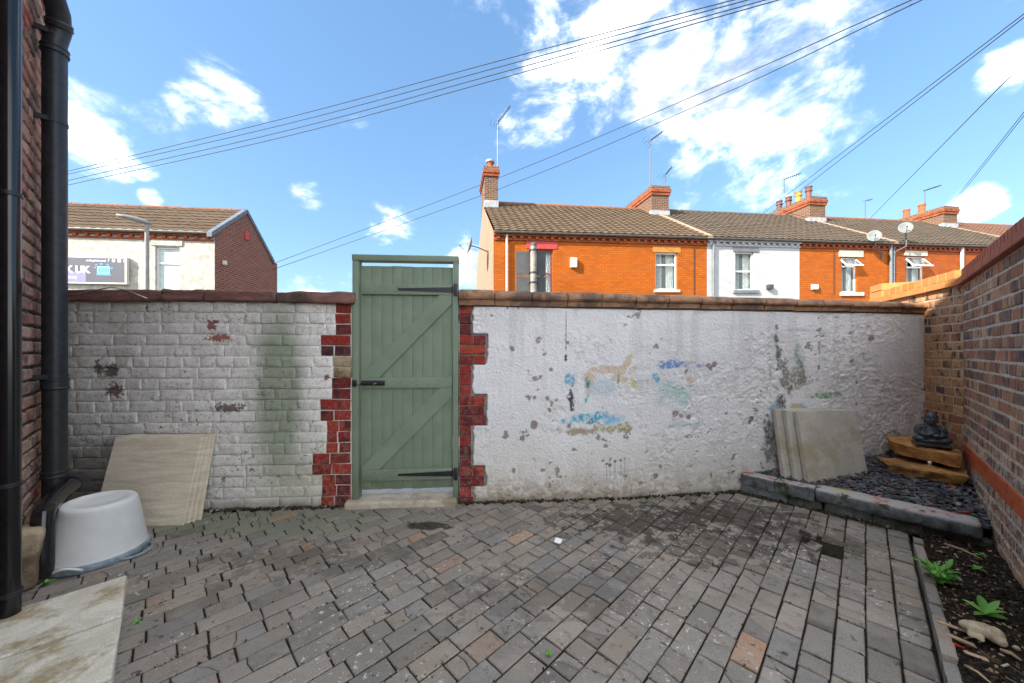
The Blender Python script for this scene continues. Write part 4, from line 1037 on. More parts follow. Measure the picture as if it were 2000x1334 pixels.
# ------------------------------------------------------------------ tub
tub = empty('garden_tub', (-2.635, 2.245, 0), 'white flexible plastic tub standing upside down by the pipes', 'tub')
prof_ = [(.222, .040), (.226, .044), (.224, .056)]
nz = 26
for i in range(nz):
    t = i / (nz - 1); rr = .221 - .052 * t ** 1.05; zz_ = .06 + .275 * t; prof_ += [(rr + (.0016 if i % 2 == 0 else 0), zz_)]
prof_ += [(.166, .345), (.158, .354), (.145, .358), (.120, .3575), (.116, .354), (.05, .353), (.0001, .353)]
Tm = Matrix.Rotation(math.radians(3), 3, 'Y')
tb = MB().lathe(prof_, (-2.635, 2.245, .0), 48, Tm).build('body', M['tub'], tub, smooth=True)
MB().lathe([(.217, .006), (.233, .006), (.238, .018), (.236, .046), (.2255, .052)], (-2.635, 2.245, 0), 48, Tm).build('rim', M['tubrim'], tub, smooth=True)
for a0 in (8, 188):
    pts = []
    for k in range(13):
        a = math.radians(a0 - 26 + 52 * k / 12); e = math.sin(math.pi * k / 12); pts.append(Vector((-2.635, 2.245, 0)) + Tm @ Vector(((.228 + .050 * e ** .6) * math.cos(a), (.228 + .050 * e ** .6) * math.sin(a), .026 - .004 * e)))
    MB().tube(pts, .0095, 8).build('handle', M['tubrim'], tub, smooth=True)
for a0 in (-70, 100):
    pts = []
    for k in range(11):
        a = math.radians(a0 - 16 + 32 * k / 10); e = math.sin(math.pi * k / 10); pts.append(Vector((-2.635, 2.245, 0)) + Tm @ Vector(((.236 + .01 * e) * math.cos(a), (.236 + .01 * e) * math.sin(a), .030 + .028 * e)))
    MB().tube(pts, .007, 8).build('grip', M['tub'], tub, smooth=True)

# ------------------------------------------------------------------ raised bed: kerb, footing, slate, rocks, statue
KA, KB = Vector((2.06, 3.17)), Vector((2.95, 2.185)); kd = (KB - KA); KL = kd.length
KF = Frame(KA, math.degrees(math.atan2(kd.y, kd.x)))   # u along the kerb, n = to the left of u => towards the bed? 
kin = 1 if KF.n.dot(Vector((3.4, 3.0, 0)) - Vector((KA.x, KA.y, 0))) > 0 else -1
bedk = empty('raised_bed_kerb', KF.P(KL / 2, 0, 0), 'low grey painted stone kerb of the raised slate bed', 'kerb')
def kstone(name, s0, s1, d0, d1, z0, z1, mat, bev=.012, amp=.006, seed=0, cuts=5):
    bm = rough_block((s1 - s0, abs(d1 - d0), z1 - z0), bev, cuts, amp, seed, 7, .004); mb = MB(); mb.bm(bm)
    me = mesh_of(mb, name, mat, True); return inst(name, me, bedk, Matrix.Translation(KF.P((s0 + s1) / 2, (d0 + d1) / 2 * kin, (z0 + z1) / 2)) @ KF.rot().to_4x4())
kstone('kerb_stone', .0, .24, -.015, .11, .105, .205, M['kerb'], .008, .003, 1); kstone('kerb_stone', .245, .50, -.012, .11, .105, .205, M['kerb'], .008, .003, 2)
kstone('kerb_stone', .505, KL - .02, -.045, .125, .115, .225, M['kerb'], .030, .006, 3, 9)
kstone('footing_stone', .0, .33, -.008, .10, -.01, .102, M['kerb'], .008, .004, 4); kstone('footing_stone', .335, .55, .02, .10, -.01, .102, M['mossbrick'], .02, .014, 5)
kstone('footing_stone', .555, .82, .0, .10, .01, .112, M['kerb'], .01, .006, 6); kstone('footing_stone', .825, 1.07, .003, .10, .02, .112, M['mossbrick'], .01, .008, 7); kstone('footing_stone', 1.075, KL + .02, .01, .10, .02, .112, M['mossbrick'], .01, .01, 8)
# bed surface
corner = [KA + Vector((.02, .02)), KB + Vector((.02, .0)), C_, C_ + pdir, Vector(REAR.P(UR1, .02).xy)]
def bedz(x, y):
    d = KF.n.dot(Vector((x - KA.x, y - KA.y, 0))) * kin
    return .172 + .155 * min(1, max(0, d) / .75)
def inbed(x, y):
    d = KF.n.dot(Vector((x - KA.x, y - KA.y, 0))) * kin
    q_ = (x - y) / R2; rear = 3.05 + .07 * x - y
    pn = (Vector((x, y)) - C_); pc = pdir.x * pn.y - pdir.y * pn.x
    return d > .06 and q_ < QWALL - .005 and rear > .005 and pc > 0.0
sb = MB(); n_ = 34
for i in range(n_):
    for j in range(n_):
        x0, x1 = 2.0 + 2.0 * i / n_, 2.0 + 2.0 * (i + 1) / n_; y0, y1 = 2.1 + 1.3 * j / n_, 2.1 + 1.3 * (j + 1) / n_
        xm, ym = (x0 + x1) / 2, (y0 + y1) / 2
        if KF.n.dot(Vector((xm - KA.x, ym - KA.y, 0))) * kin > .07 and (xm - ym) / R2 < QWALL + .03 and 3.05 + .07 * xm - ym > -.03 and xm < 3.93:
            sb.add([(a, b, bedz(a, b) - .012) for a, b in ((x0, y0), (x1, y0), (x1, y1), (x0, y1))], [(0, 1, 2, 3)])
slt = MB(); cnt = 0
bedsoil = sb.build('bed_soil', M['soil']); tag(bedsoil, kind='structure')
def shard(mb, c, r, yaw, tiltx, tilty, th, n=5, asp=.6):
    m = Matrix.Rotation(yaw, 3, 'Z') @ Matrix.Rotation(tiltx, 3, 'X') @ Matrix.Rotation(tilty, 3, 'Y'); vs = []
    an = sorted(random.uniform(0, 2 * math.pi) for _ in range(n))
    an = [2 * math.pi * (k + random.uniform(-.3, .3)) / n for k in range(n)]
    for zz_ in (-th / 2, th / 2):
        for a in an: vs.append(Vector(c) + m @ Vector((r * math.cos(a), r * asp * math.sin(a), zz_)))
    mb.add(vs, [tuple(range(n))[::-1], tuple(range(n, 2 * n))] + [(k, (k + 1) % n, n + (k + 1) % n, n + k) for k in range(n)])
while cnt < 3400:
    x, y = random.uniform(2.05, 3.95), random.uniform(2.1, 3.35)
    if not inbed(x, y): continue
    cnt += 1
    shard(slt, (x, y, bedz(x, y) + random.uniform(-.008, .010)), random.uniform(.010, .030), random.uniform(0, 6.3), random.gauss(0, .28), random.gauss(0, .28), random.uniform(.003, .008))
o = slt.build('slate_chippings', M['slate']); tag(o, 'dark slate chippings filling the raised bed', 'slate chippings', kind='stuff')
for (px, py, Yd, mt, nm, lb, cat, sz) in [(1728, 945, 2.72, 'yellow', 'plastic_strip', 'small yellow plastic strip on the slate chippings', 'litter', (.045, .010, .004)), (1716, 966, 2.62, 'redplastic', 'plastic_shard', 'red plastic shard on the slate near the kerb', 'litter', (.030, .012, .006)),
                                  (1888, 978, 2.36, 'redplastic', 'berry_sprig', 'red scrap beside the boundary wall on the slate', 'litter', (.040, .018, .008)), (1885, 991, 2.32, 'paper', 'paper_scrap', 'white paper scrap on the slate by the boundary wall', 'litter', (.045, .022, .003))]:
    p = W(px, py, Yd); p.z = bedz(p.x, p.y) + .012; mb = MB(); mb.obox(p, sz, Matrix.Rotation(random.uniform(-.5, .5), 3, 'Z'), .001, .002); o = mb.build(nm, M[mt]); tag(o, lb, cat)
# rocks
def rock(name, poly, z0, z1, seed, label, tilt=(0, 0), amp=.022):
    bm = bmesh.new(); b = [bm.verts.new((x, y, z0)) for x, y in poly]; t = [bm.verts.new((x, y, z1 + x * 0)) for x, y in poly]; n = len(poly)
    c = Vector((sum(p[0] for p in poly) / n, sum(p[1] for p in poly) / n))
    for v in t: v.co.z += (v.co.x - c.x) * tilt[0] + (v.co.y - c.y) * tilt[1]
    for v in b: v.co.z += (v.co.x - c.x) * tilt[0] + (v.co.y - c.y) * tilt[1]; v.co.x = c.x + (v.co.x - c.x) * .90; v.co.y = c.y + (v.co.y - c.y) * .90
    bm.faces.new(b[::-1]); bm.faces.new(t)
    for i in range(n): bm.faces.new((b[i], b[(i + 1) % n], t[(i + 1) % n], t[i]))
    bmesh.ops.triangulate(bm, faces=bm.faces[:])
    for _ in range(3): bmesh.ops.subdivide_edges(bm, edges=[e for e in bm.edges if e.calc_length() > .03], cuts=1, use_grid_fill=False); bmesh.ops.triangulate(bm, faces=bm.faces[:])
    bm.normal_update()
    for v in bm.verts: v.co += (v.normal + Vector((random.gauss(0, .2), random.gauss(0, .2), 0))) * (mnoise.noise(v.co * 11 + Vector((seed, 0, 0))) * amp + mnoise.noise(v.co * 32) * amp * .55); v.co.z = round(v.co.z / .016) * .016 * .35 + v.co.z * .65
    mb = MB(); mb.bm(bm); o = mb.build(name, M['orangerock'], auto=30); tag(o, label, 'rock', 'orange sandstone rocks under the statue'); return o
rock('sandstone_rock', [(3.10, 2.92), (3.17, 2.76), (3.36, 2.60), (3.53, 2.765), (3.60, 2.95), (3.45, 3.12), (3.20, 3.10)], .290, .368, 1, 'flat orange sandstone rock lying on the slate, lower of the two', (.02, -.02))
rock('sandstone_rock', [(3.30, 3.08), (3.30, 2.92), (3.42, 2.68), (3.58, 2.82), (3.67, 3.00), (3.72, 3.18), (3.42, 3.22)], .420, .510, 2, 'flat orange sandstone rock directly under the statue, upper of the two', (.03, .03))
# statue: one remeshed figure
def remesh_obj(mb, name, mat, vox, parent=None, origin=None, smooth_it=2):
    o = mb.build(name, mat, parent, origin=origin); md = o.modifiers.new('r', 'REMESH'); md.mode = 'VOXEL'; md.voxel_size = vox
    ms = o.modifiers.new('s', 'SMOOTH'); ms.iterations = smooth_it; ms.factor = .5
    dg = bpy.context.evaluated_depsgraph_get(); me = bpy.data.meshes.new_from_object(o.evaluated_get(dg)); o.modifiers.clear(); old = o.data; o.data = me; bpy.data.meshes.remove(old)
    me.polygons.foreach_set('use_smooth', [True] * len(me.polygons)); return o
def ell(mb, c, r, m=None, n=16):
    pr = [(math.sin(math.pi * k / 10) + (1e-5 if k in (0, 10) else 0), -math.cos(math.pi * k / 10)) for k in range(11)]
    sc = Matrix.Diagonal(Vector(r)); mm = (m @ sc) if m else sc; mb.lathe([(a if 0 < i < 10 else 0.001, b) for i, (a, b) in enumerate(pr)], c, n, mm)
ST = Vector((3.475, 2.93, .515)); st_yaw = math.radians(-38)     # faces the camera, a little to its left
Rz = Matrix.Rotation(st_yaw, 3, 'Z')
def sv(x, y, z): return ST + Rz @ Vector((x * .80, y * .9, z * .98))
mb = MB()
for (c, r) in [((0, .005, .040), (.128, .090, .024)), ((-.080, -.030, .056), (.058, .050, .028)), ((.080, -.030, .056), (.058, .050, .028)), ((0, -.058, .048), (.055, .030, .018)),
               ((0, .012, .105), (.080, .064, .062)), ((0, -.026, .094), (.064, .050, .048)), ((0, .020, .148), (.088, .050, .034)), ((-.086, .012, .118), (.032, .036, .050)), ((.086, .012, .118), (.032, .036, .050)),
               ((-.068, -.034, .098), (.034, .036, .022)), ((.068, -.034, .094), (.034, .036, .021)), ((-.030, -.070, .096), (.026, .017, .015)), ((.026, -.072, .092), (.026, .016, .014)),
               ((0, .004, .182), (.032, .030, .022)), ((0, -.004, .236), (.049, .047, .047)), ((0, -.012, .214), (.047, .040, .028)), ((-.028, -.038, .214), (.018, .013, .013)), ((.028, -.038, .214), (.018, .013, .013)), ((0, -.052, .221), (.010, .011, .010)),
               ((0, -.043, .199), (.027, .012, .006)), ((0, -.030, .189), (.030, .022, .010)), ((-.046, .002, .205), (.006, .009, .013)), ((.046, .002, .205), (.006, .009, .013)), ((0, -.044, .243), (.026, .004, .003))]:
    ell(mb, sv(*c), (r[0] * .80, r[1] * .9, r[2] * .98), Rz)
for sg_ in (-1, 1):     # robe edges and folds
    mb.tube([sv(sg_ * .045, -.020, .168), sv(sg_ * .062, -.052, .130), sv(sg_ * .058, -.076, .085)], .0045, 6); mb.tube([sv(sg_ * .110, -.004, .135), sv(sg_ * .112, -.030, .095), sv(sg_ * .100, -.060, .070)], .0045, 6)
mb.tube([sv(.10 * math.sin(t), -.022 - .075 * math.cos(t), .040 + .012 * math.cos(2 * t)) for t in np.linspace(-1.2, 1.2, 11)], .0045, 6)
mb.obox(sv(0, 0, .012), (.20, .15, .026), Rz, .008)
st = remesh_obj(mb, 'seated_statue', M['statue'], .0030, None, ST); tag(st, 'small black statue of a laughing seated figure in the wall corner', 'statue')
p = W(1816, 905, 2.62); mb = MB().lathe([(.0035, -.020), (.005, -.006), (.009, .003), (.010, .010), (.006, .016), (.001, .018)], (p.x, p.y, p.z + .0), 12); o = mb.build('golf_tee', M['paper'], smooth=True); tag(o, 'tiny white peg standing on the lower orange rock', 'peg')
p = W(1752, 905, 3.1)
# ------------------------------------------------------------------ soil border with brick edging
edg = empty('brick_edging', Vector((2.1, 1.85, 0)), 'line of mauve edging bricks between the paving and the soil border', 'edging')
ep = Pool(M['paver'], jit=.003, bev=.007)
EF = Frame(pq(.7, QEDGE + .004), 45)
s = 0.0
while s < 2.72:
    L = random.choice([.105, .105, .1, .2, .115]); w = L - .006
    h = random.gauss(.058, .006); me = brick_mesh('edging_brick', w, .10, .042, M['paver'], .004, .006)
    x = EF.P(s + L / 2, 0, 0)
    c = Vector((x.x + .022 / R2, x.y - .022 / R2, zg(x.x, x.y) + h - .05)); m = Matrix.Translation(c) @ EF.rot().to_4x4() @ Matrix.Rotation(random.gauss(0, .02), 4, 'Y') @ Matrix.Rotation(math.pi if False else random.gauss(0, .02), 4, 'Z')
    inst('edging_brick', me, edg, m); s += L
sm = MB(); ns, nt_ = 90, 22; S0, S1 = .3, 3.72
def soilz(p_, q_): 
    t = (q_ - QEDGE) / (QWALL - QEDGE); return .044 + .03 * math.sin(t * math.pi) + .05 * sstep(np.array(t), .75, 1.0) + .018 * mnoise.noise(Vector((p_ * 6, q_ * 6, 1))) + .010 * mnoise.noise(Vector((p_ * 19, q_ * 19, 5)))
vs, fs = [], []
for i in range(ns + 1):
    for j in range(nt_ + 1):
        p_ = S0 + (S1 - S0) * i / ns; q_ = QEDGE + .036 + (QWALL + .01 - QEDGE - .036) * j / nt_; v = pq(p_, q_); vs.append((v.x, v.y, float(soilz(p_, q_))))
for i in range(ns):
    for j in range(nt_): k = nt_ + 1; fs.append((i * k + j, i * k + j + 1, (i + 1) * k + j + 1, (i + 1) * k + j))
o = MB().add(vs, [f[::-1] for f in fs]).build('soil_border', M['soil'], smooth=True); tag(o, kind='structure')
ch = MB()
for k in range(1700):
    p_, q_ = random.uniform(.6, 3.68), random.uniform(QEDGE + .046, QWALL - .01); v = pq(p_, q_); L = abs(random.gauss(0, .020)) + .006
    if random.random() < .06: L *= 2.2
    ch.obox((v.x, v.y, float(soilz(p_, q_)) + random.uniform(-.001, .007)), (L, random.uniform(.003, .009), random.uniform(.002, .006)), Matrix.Rotation(random.uniform(0, 6.3), 3, 'Z') @ Matrix.Rotation(random.gauss(0, .35), 3, 'Y'))
for k in range(2200):
    p_, q_ = random.uniform(.6, 3.68), random.uniform(QEDGE + .046, QWALL - .01); v = pq(p_, q_)
    shard(ch, (v.x, v.y, float(soilz(p_, q_)) + random.uniform(-.002, .006)), random.uniform(.003, .009), random.uniform(0, 6), random.gauss(0, .5), random.gauss(0, .5), random.uniform(.003, .007), 4, .8)
o = ch.build('mulch', M['chip']); tag(o, 'wood chip and crumbs scattered over the soil border', 'mulch', kind='stuff')
def onsoil(px, py, z=.075): Y = (CH - z) * F / (py - HY); return W(px, py, Y)
# twigs
for (a, b, r, lb) in [((1845, 1062), (1920, 1093), .007, 'long brown twig lying under the kerb end'), ((1885, 1300), (1935, 1334), .005, 'thin pale twig at the bottom of the soil border'), ((1955, 1270), (1995, 1290), .008, 'pale root end beside the clay ornament')]:
    A, B = onsoil(*a, .085), onsoil(*b, .085); md = A.lerp(B, .5) + Vector((0, 0, .008)); o = MB().tube([A, md, B], [r, r * .9, r * .5], 7).build('twig', M['wood'], smooth=True); tag(o, lb, 'twig', 'twigs on the soil border')
for (px, py, L, wd, lb, mt) in [(1862, 1226, .10, .022, 'flat pale wood sliver beside the edging bricks', 'wood'), (1876, 1252, .075, .018, 'short flat wood offcut next to the red plastic scrap', 'wood'), (1906, 1283, .065, .014, 'pale wood offcut in the soil left of the ornament', 'wood'), (1868, 1262, .045, .010, 'thin red plastic scrap by the edging bricks', 'redplastic')]:
    p = onsoil(px, py, .075); mb = MB(); mb.obox(p + Vector((0, 0, .004)), (L, wd, .007), Matrix.Rotation(math.radians(-40 + random.uniform(-12, 12)), 3, 'Z') @ Matrix.Rotation(.06, 3, 'Y'), .002, .003); o = mb.build('wood_sliver' if mt == 'wood' else 'plastic_scrap', M[mt]); tag(o, lb, 'litter')
# broken clay ornament: a muddy animal figurine on its side
p0 = onsoil(1928, 1243, .095); mb = MB(); Ro = Matrix.Rotation(math.radians(-48), 3, 'Z')
for (c, r) in [((-.026, .004, .014), (.036, .030, .030)), ((.018, -.010, .022), (.030, .030, .032)), ((.030, -.036, .016), (.019, .018, .018)), ((-.058, .010, .010), (.018, .016, .018)), ((-.020, -.036, .0), (.012, .024, .010)), ((-.045, -.034, .0), (.011, .020, .010)), ((.016, .026, .022), (.018, .012, .012)), ((.070, -.010, .0), (.012, .01, .01))]:
    ell(mb, p0 + Ro @ Vector(c), r, Ro)
mb.tube([p0 + Ro @ Vector((-.06, .02, .02)), p0 + Ro @ Vector((-.01, .032, .03)), p0 + Ro @ Vector((.03, .02, .032))], .008, 7)
o = remesh_obj(mb, 'clay_ornament', M['ornament'], .004); tag(o, 'muddy pale broken clay ornament lying on the soil', 'ornament')

# ------------------------------------------------------------------ weeds
def leaf_mesh(L, wd, lobes, curl=.25):
    vs, fs = [], []; n = 10
    for i in range(n + 1):
        t = i / n; w = wd * math.sin(math.pi * min(1, t * .92 + .06)) ** .8
        if lobes: w *= .55 + .45 * abs(math.sin(t * math.pi * lobes))
        z = L * (.30 * t - curl * t * t * 1.4); x = L * t
        vs += [(x, -w, z + w * .25), (x, 0, z - .001), (x, w, z + w * .25)]
    for i in range(n): fs += [(i * 3, (i + 1) * 3, (i + 1) * 3 + 1, i * 3 + 1), (i * 3 + 1, (i + 1) * 3 + 1, (i + 1) * 3 + 2, i * 3 + 2)]
    return mesh_of(MB().add(vs, fs), 'leaf', M['leaf'], True)
LV = {}
def weed(px, py, z, nleaf, L, wd, lobes, label, stem=0.0, spread=1.0):
    p = onsoil(px, py, z); p.z = z
    e = empty('weed', p, label, 'weed')
    key = (L, wd, lobes)
    if key not in LV: LV[key] = [leaf_mesh(L * k, wd * k, lobes, c) for k, c in ((1, .25), (.8, .12), (.65, .3))]
    if stem:
        for k in range(4):
            a = random.uniform(0, 6.3); MB().tube([p, p + Vector((math.cos(a) * stem * .25, math.sin(a) * stem * .25, stem * .55)), p + Vector((math.cos(a) * stem * .55, math.sin(a) * stem * .55, stem))], [.0035, .003, .0015], 6).build('stem', M['leaf'], e)
    for k in range(nleaf):
        a = k * 2.4 + random.uniform(-.3, .3); h = stem * random.uniform(0, 1) if stem else 0; rad = h * .5
        m = Matrix.Translation(p + Vector((math.cos(a) * rad, math.sin(a) * rad, h))) @ Matrix.Rotation(a, 4, 'Z') @ Matrix.Rotation(-random.uniform(.05, .75) * spread, 4, 'Y') @ Matrix.Rotation(random.gauss(0, .3), 4, 'X')
        inst('leaf', random.choice(LV[key]), e, m)
weed(1834, 1140, .070, 70, .062, .013, 4, 'bushy bright green weed with jagged leaves beside the edging bricks', .095)
weed(1924, 1200, .080, 6, .115, .016, 0, 'small green weed with five long leaves in the soil', 0, .9)
weed(1908, 1112, .085, 6, .035, .010, 0, 'tiny green seedling in the soil, lower of two', 0, .8); weed(1916, 1086, .085, 9, .03, .010, 3, 'tiny green seedling in the soil near the kerb', 0, 1)
weed(90, 1140, .004, 7, .035, .010, 0, 'tiny green weed in a paving joint by the tub', 0, .8); weed(1072, 1278, .006, 8, .022, .007, 3, 'tiny green weed in a paving joint, in the middle foreground', 0, .8); weed(268, 1215, .002, 6, .022, .006, 0, 'tiny weed beside the cream slab', 0, .8); weed(1674, 1088, .04, 6, .02, .006, 0, 'tiny weed at the edge of the broken drain', 0, .8)

# litter on the paving, broken drain
p = onsoil(1090, 1057, .004); mb = MB(); mb.obox((p.x, p.y, .008), (.045, .05, .003), Matrix.Rotation(-.4, 3, 'Z') @ Matrix.Rotation(.06, 3, 'X'), .001, .003); o = mb.build('paper_scrap', M['paper']); tag(o, 'small white paper scrap lying in the middle of the paving', 'litter')
dr = empty('broken_drain', (2.05, 2.30, 0), 'sunken broken drain with a loose cover among the pavers', 'drain')
DF = Frame((2.05, 2.30), 45)
MB(DF.xf).box(-.15, .15, -.15, .15, -.03, -.012).build('drain_floor', M['joint'], dr)
def dpiece(name, s, d, z, sz, rx, ry, rz, mat): 
    mb = MB(); mb.obox((0, 0, 0), sz, None, .004, .004); me = mesh_of(mb, name, mat); inst(name, me, dr, Matrix.Translation(DF.P(s, d, z)) @ Matrix.Rotation(rz, 4, 'Z') @ Matrix.Rotation(rx, 4, 'X') @ Matrix.Rotation(ry, 4, 'Y'))
dpiece('drain_cover', 0, .03, .010, (.19, .075, .018), .12, 0, -.2, simple('rusty_drain_cover', (.19, .10, .07), .7, .3, 20, .3))
for k in range(4): dpiece('grate_bar', -.035 - .02 * k, -.03 + .004 * k, .012, (.17, .008, .012), 0, 0, -.2, M['chip'])
dpiece('broken_paver', .06, -.115, .020, (.10, .05, .05), .5, .3, .9, M['paver']); dpiece('broken_paver', .09, -.03, .028, (.12, .045, .05), -.4, .2, -.75, M['paver']); dpiece('broken_paver', -.10, .06, .025, (.09, .06, .05), .1, -.1, .5, M['paver']); dpiece('broken_paver', .10, .10, .03, (.09, .09, .05), .05, .1, .8, M['paver'])

# ------------------------------------------------------------------ far buildings: helpers
def wall_open(mb, s0, s1, z0, z1, opens, d=0.0, rev=.11):
    """front wall face with rectangular openings and their reveals"""
    ss = sorted({s0, s1, *[o[0] for o in opens], *[o[1] for o in opens]}); zs = sorted({z0, z1, *[o[2] for o in opens], *[o[3] for o in opens]})
    ss = [s for s in ss if s0 <= s <= s1]; zs = [z for z in zs if z0 <= z <= z1]
    for i in range(len(ss) - 1):
        for j in range(len(zs) - 1):
            m = ((ss[i] + ss[i + 1]) / 2, (zs[j] + zs[j + 1]) / 2)
            if any(o[0] < m[0] < o[1] and o[2] < m[1] < o[3] for o in opens): continue
            mb.quad((ss[i], d, zs[j]), (ss[i + 1], d, zs[j]), (ss[i + 1], d, zs[j + 1]), (ss[i], d, zs[j + 1]))
    for (a, b, c, e) in opens:
        r = d + rev
        mb.quad((a, d, c), (a, d, e), (a, r, e), (a, r, c)); mb.quad((b, d, e), (b, d, c), (b, r, c), (b, r, e)); mb.quad((a, d, e), (b, d, e), (b, r, e), (a, r, e)); mb.quad((b, d, c), (a, d, c), (a, r, c), (b, r, c))
def shell(mb, s0, s1, dep, ze, zr, opens, back=None):
    """house shell: front with openings, gables and back"""
    wall_open(mb, s0, s1, -.3, ze, opens); zb_ = ze if back is None else back
    for s in (s0, s1):
        f = [(s, 0, -.3), (s, dep, -.3), (s, dep, zb_), (s, dep / 2, zr), (s, 0, ze)]; mb.add(f, [(0, 1, 2, 3, 4) if s == s1 else (4, 3, 2, 1, 0)])
    mb.quad((s1, dep, -.3), (s0, dep, -.3), (s0, dep, zb_), (s1, dep, zb_))
def tiles(mb, s0, s1, d0, z0, d1, z1, tw=.30, gauge=.31, ph=.028, lip=.024):
    """interlocking tile rows on a roof slope from eaves (d0,z0) to ridge (d1,z1)"""
    Ls = math.hypot(d1 - d0, z1 - z0); rows = max(2, int(round(Ls / gauge))); nx = max(2, int(round((s1 - s0) / tw)))
    tx, tz = (d1 - d0) / Ls, (z1 - z0) / Ls; nx_, nz_ = -tz, tx
    if nz_ < 0: nx_, nz_ = -nx_, -nz_
    pts = [(0, .0), (.12, .0), (.30, .55), (.5, 1.0), (.70, .55), (.88, 0)]
    for r in range(rows):
        a0, a1 = Ls * r / rows - .015, Ls * (r + 1) / rows
        for c in range(nx):
            j = mnoise.noise(Vector((r * 1.7, c * 2.3, s0))) * .008
            xs = [s0 + (s1 - s0) * (c + p[0]) / nx for p in pts] + [s0 + (s1 - s0) * (c + 1) / nx]; hs = [p[1] * ph for p in pts] + [0]
            vs = []
            for (al, lf) in ((a0, -.03), (a0, lip + j), (a1, 0.0)):
                for x, h in zip(xs, hs):
                    k = lf + (h if lf > -.02 else 0); vs.append((x, d0 + tx * al + nx_ * k, z0 + tz * al + nz_ * k))
            n = len(xs); mb.add(vs, [(q_ * n + i, q_ * n + i + 1, (q_ + 1) * n + i + 1, (q_ + 1) * n + i) for q_ in range(2) for i in range(n - 1)])
def window(fr, parent, px0, px1, py0, py1, mat, split=.33, kind='casement', curtain=True, open_top=0.0, d=.07):
    a, zt = fr.hit(px0, py0); b, _ = fr.hit(px1, py0); zb_ = fr.hit((px0 + px1) / 2, py1)[1]; zt = fr.hit((px0 + px1) / 2, py0)[1]
    w = MB(fr.xf); t = .055; zm = zt - (zt - zb_) * split
    w.box(a, a + t, d, d + .06, zb_, zt); w.box(b - t, b, d, d + .06, zb_, zt); w.box(a + t, b - t, d, d + .06, zt - t, zt); w.box(a + t, b - t, d, d + .06, zb_, zb_ + t); w.box(a + t, b - t, d - .004, d + .058, zm - .03, zm + .03)
    o = w.build('window', mat, parent)
    MB(fr.xf).quad((a + t, d + .03, zb_ + t), (b - t, d + .03, zb_ + t), (b - t, d + .03, zm - .03), (a + t, d + .03, zm - .03)).build('pane', M['glass'] if curtain else M['frost'], o)
    if open_top:
        q_ = MB(fr.xf); y0 = d - open_top; q_.box(a - .02, b + .02, y0 - .02, y0 + .025, zm - .02, zm + .035); 
        for x in (a - .02, b - .035): q_.add([(x, y0 - .02, zm - .02), (x + .055, y0 - .02, zm - .02), (x + .055, d, zt), (x, d, zt), (x, y0 + .025, zm - .02), (x + .055, y0 + .025, zm - .02), (x + .055, d + .045, zt), (x, d + .045, zt)], [(0, 1, 2, 3), (7, 6, 5, 4), (0, 4, 5, 1), (1, 5, 6, 2), (2, 6, 7, 3), (3, 7, 4, 0)])
        q_.build('open_sash', mat, o); MB(fr.xf).quad((a + .03, y0, zm + .03), (b - .03, y0, zm + .03), (b - .03, d + .01, zt - .04), (a + .03, d + .01, zt - .04)).build('pane', M['glass'], o)
    else:
        MB(fr.xf).quad((a + t, d + .03, zm + .03), (b - t, d + .03, zm + .03), (b - t, d + .03, zt - t), (a + t, d + .03, zt - t)).build('pane', M['glass'] if curtain else M['frost'], o)
    MB(fr.xf).box(a - .02, b + .02, d + .45, d + .47, zb_ - .05, zt + .05).build('room_back', M['dark'], o)
    if curtain:
        for (x0, x1) in ((a + .03, a + (b - a) * .42), (a + (b - a) * .60, b - .03)):
            c = MB(fr.xf); n = 14
            for i in range(n):
                u0, u1 = x0 + (x1 - x0) * i / n, x0 + (x1 - x0) * (i + 1) / n; w0, w1 = .14 + .02 * math.sin(i * 1.9), .14 + .02 * math.sin((i + 1) * 1.9); c.quad((u0, d + w0, zb_), (u1, d + w1, zb_), (u1, d + w1, zt), (u0, d + w0, zt))
            c.build('curtain', M['curtain'], o)
    return (a, b, zb_, zt)
def opening(fr, px0, px1, py0, py1):
    a, _ = fr.hit(px0, py0); b, _ = fr.hit(px1, py0); m = (px0 + px1) / 2; return (a, b, fr.hit(m, py1)[1], fr.hit(m, py0)[1])
def slab_px(fr, parent, name, mat, px0, px1, py0, py1, proud=.02, deep=.0):
    a, b, z0, z1 = opening(fr, px0, px1, py0, py1); return MB(fr.xf).box(a, b, -proud, -.001 + deep, z0, z1).build(name, mat, parent)
def gutter(fr, parent, s0, s1, z, mat):
    MB(fr.xf).tube([(s0, -.16, z), (s1, -.16, z)], .055, 10).build('gutter', mat, parent, auto=40)
def dentils(fr, parent, s0, s1, z, mat, step=.27):
    bk = MB(fr.xf).box(s0, s1, -.045, -.001, z - .20, z - .145).build('corbel_course', mat, parent)
    MB(fr.xf).box(s0, s1, -.10, -.001, z - .062, z).build('corbel_course', mat, parent)
    n = int((s1 - s0) / step)
    mb = MB().box(-.055, .055, -.075, -.002, -.042, .042); me = mesh_of(mb, 'dentil_brick', mat)
    for i in range(n):
        s = s0 + (i + .5) * (s1 - s0) / n; inst('dentil_brick', me, parent, Matrix.Translation(fr.P(s, 0, z - .104)) @ fr.rot().to_4x4())
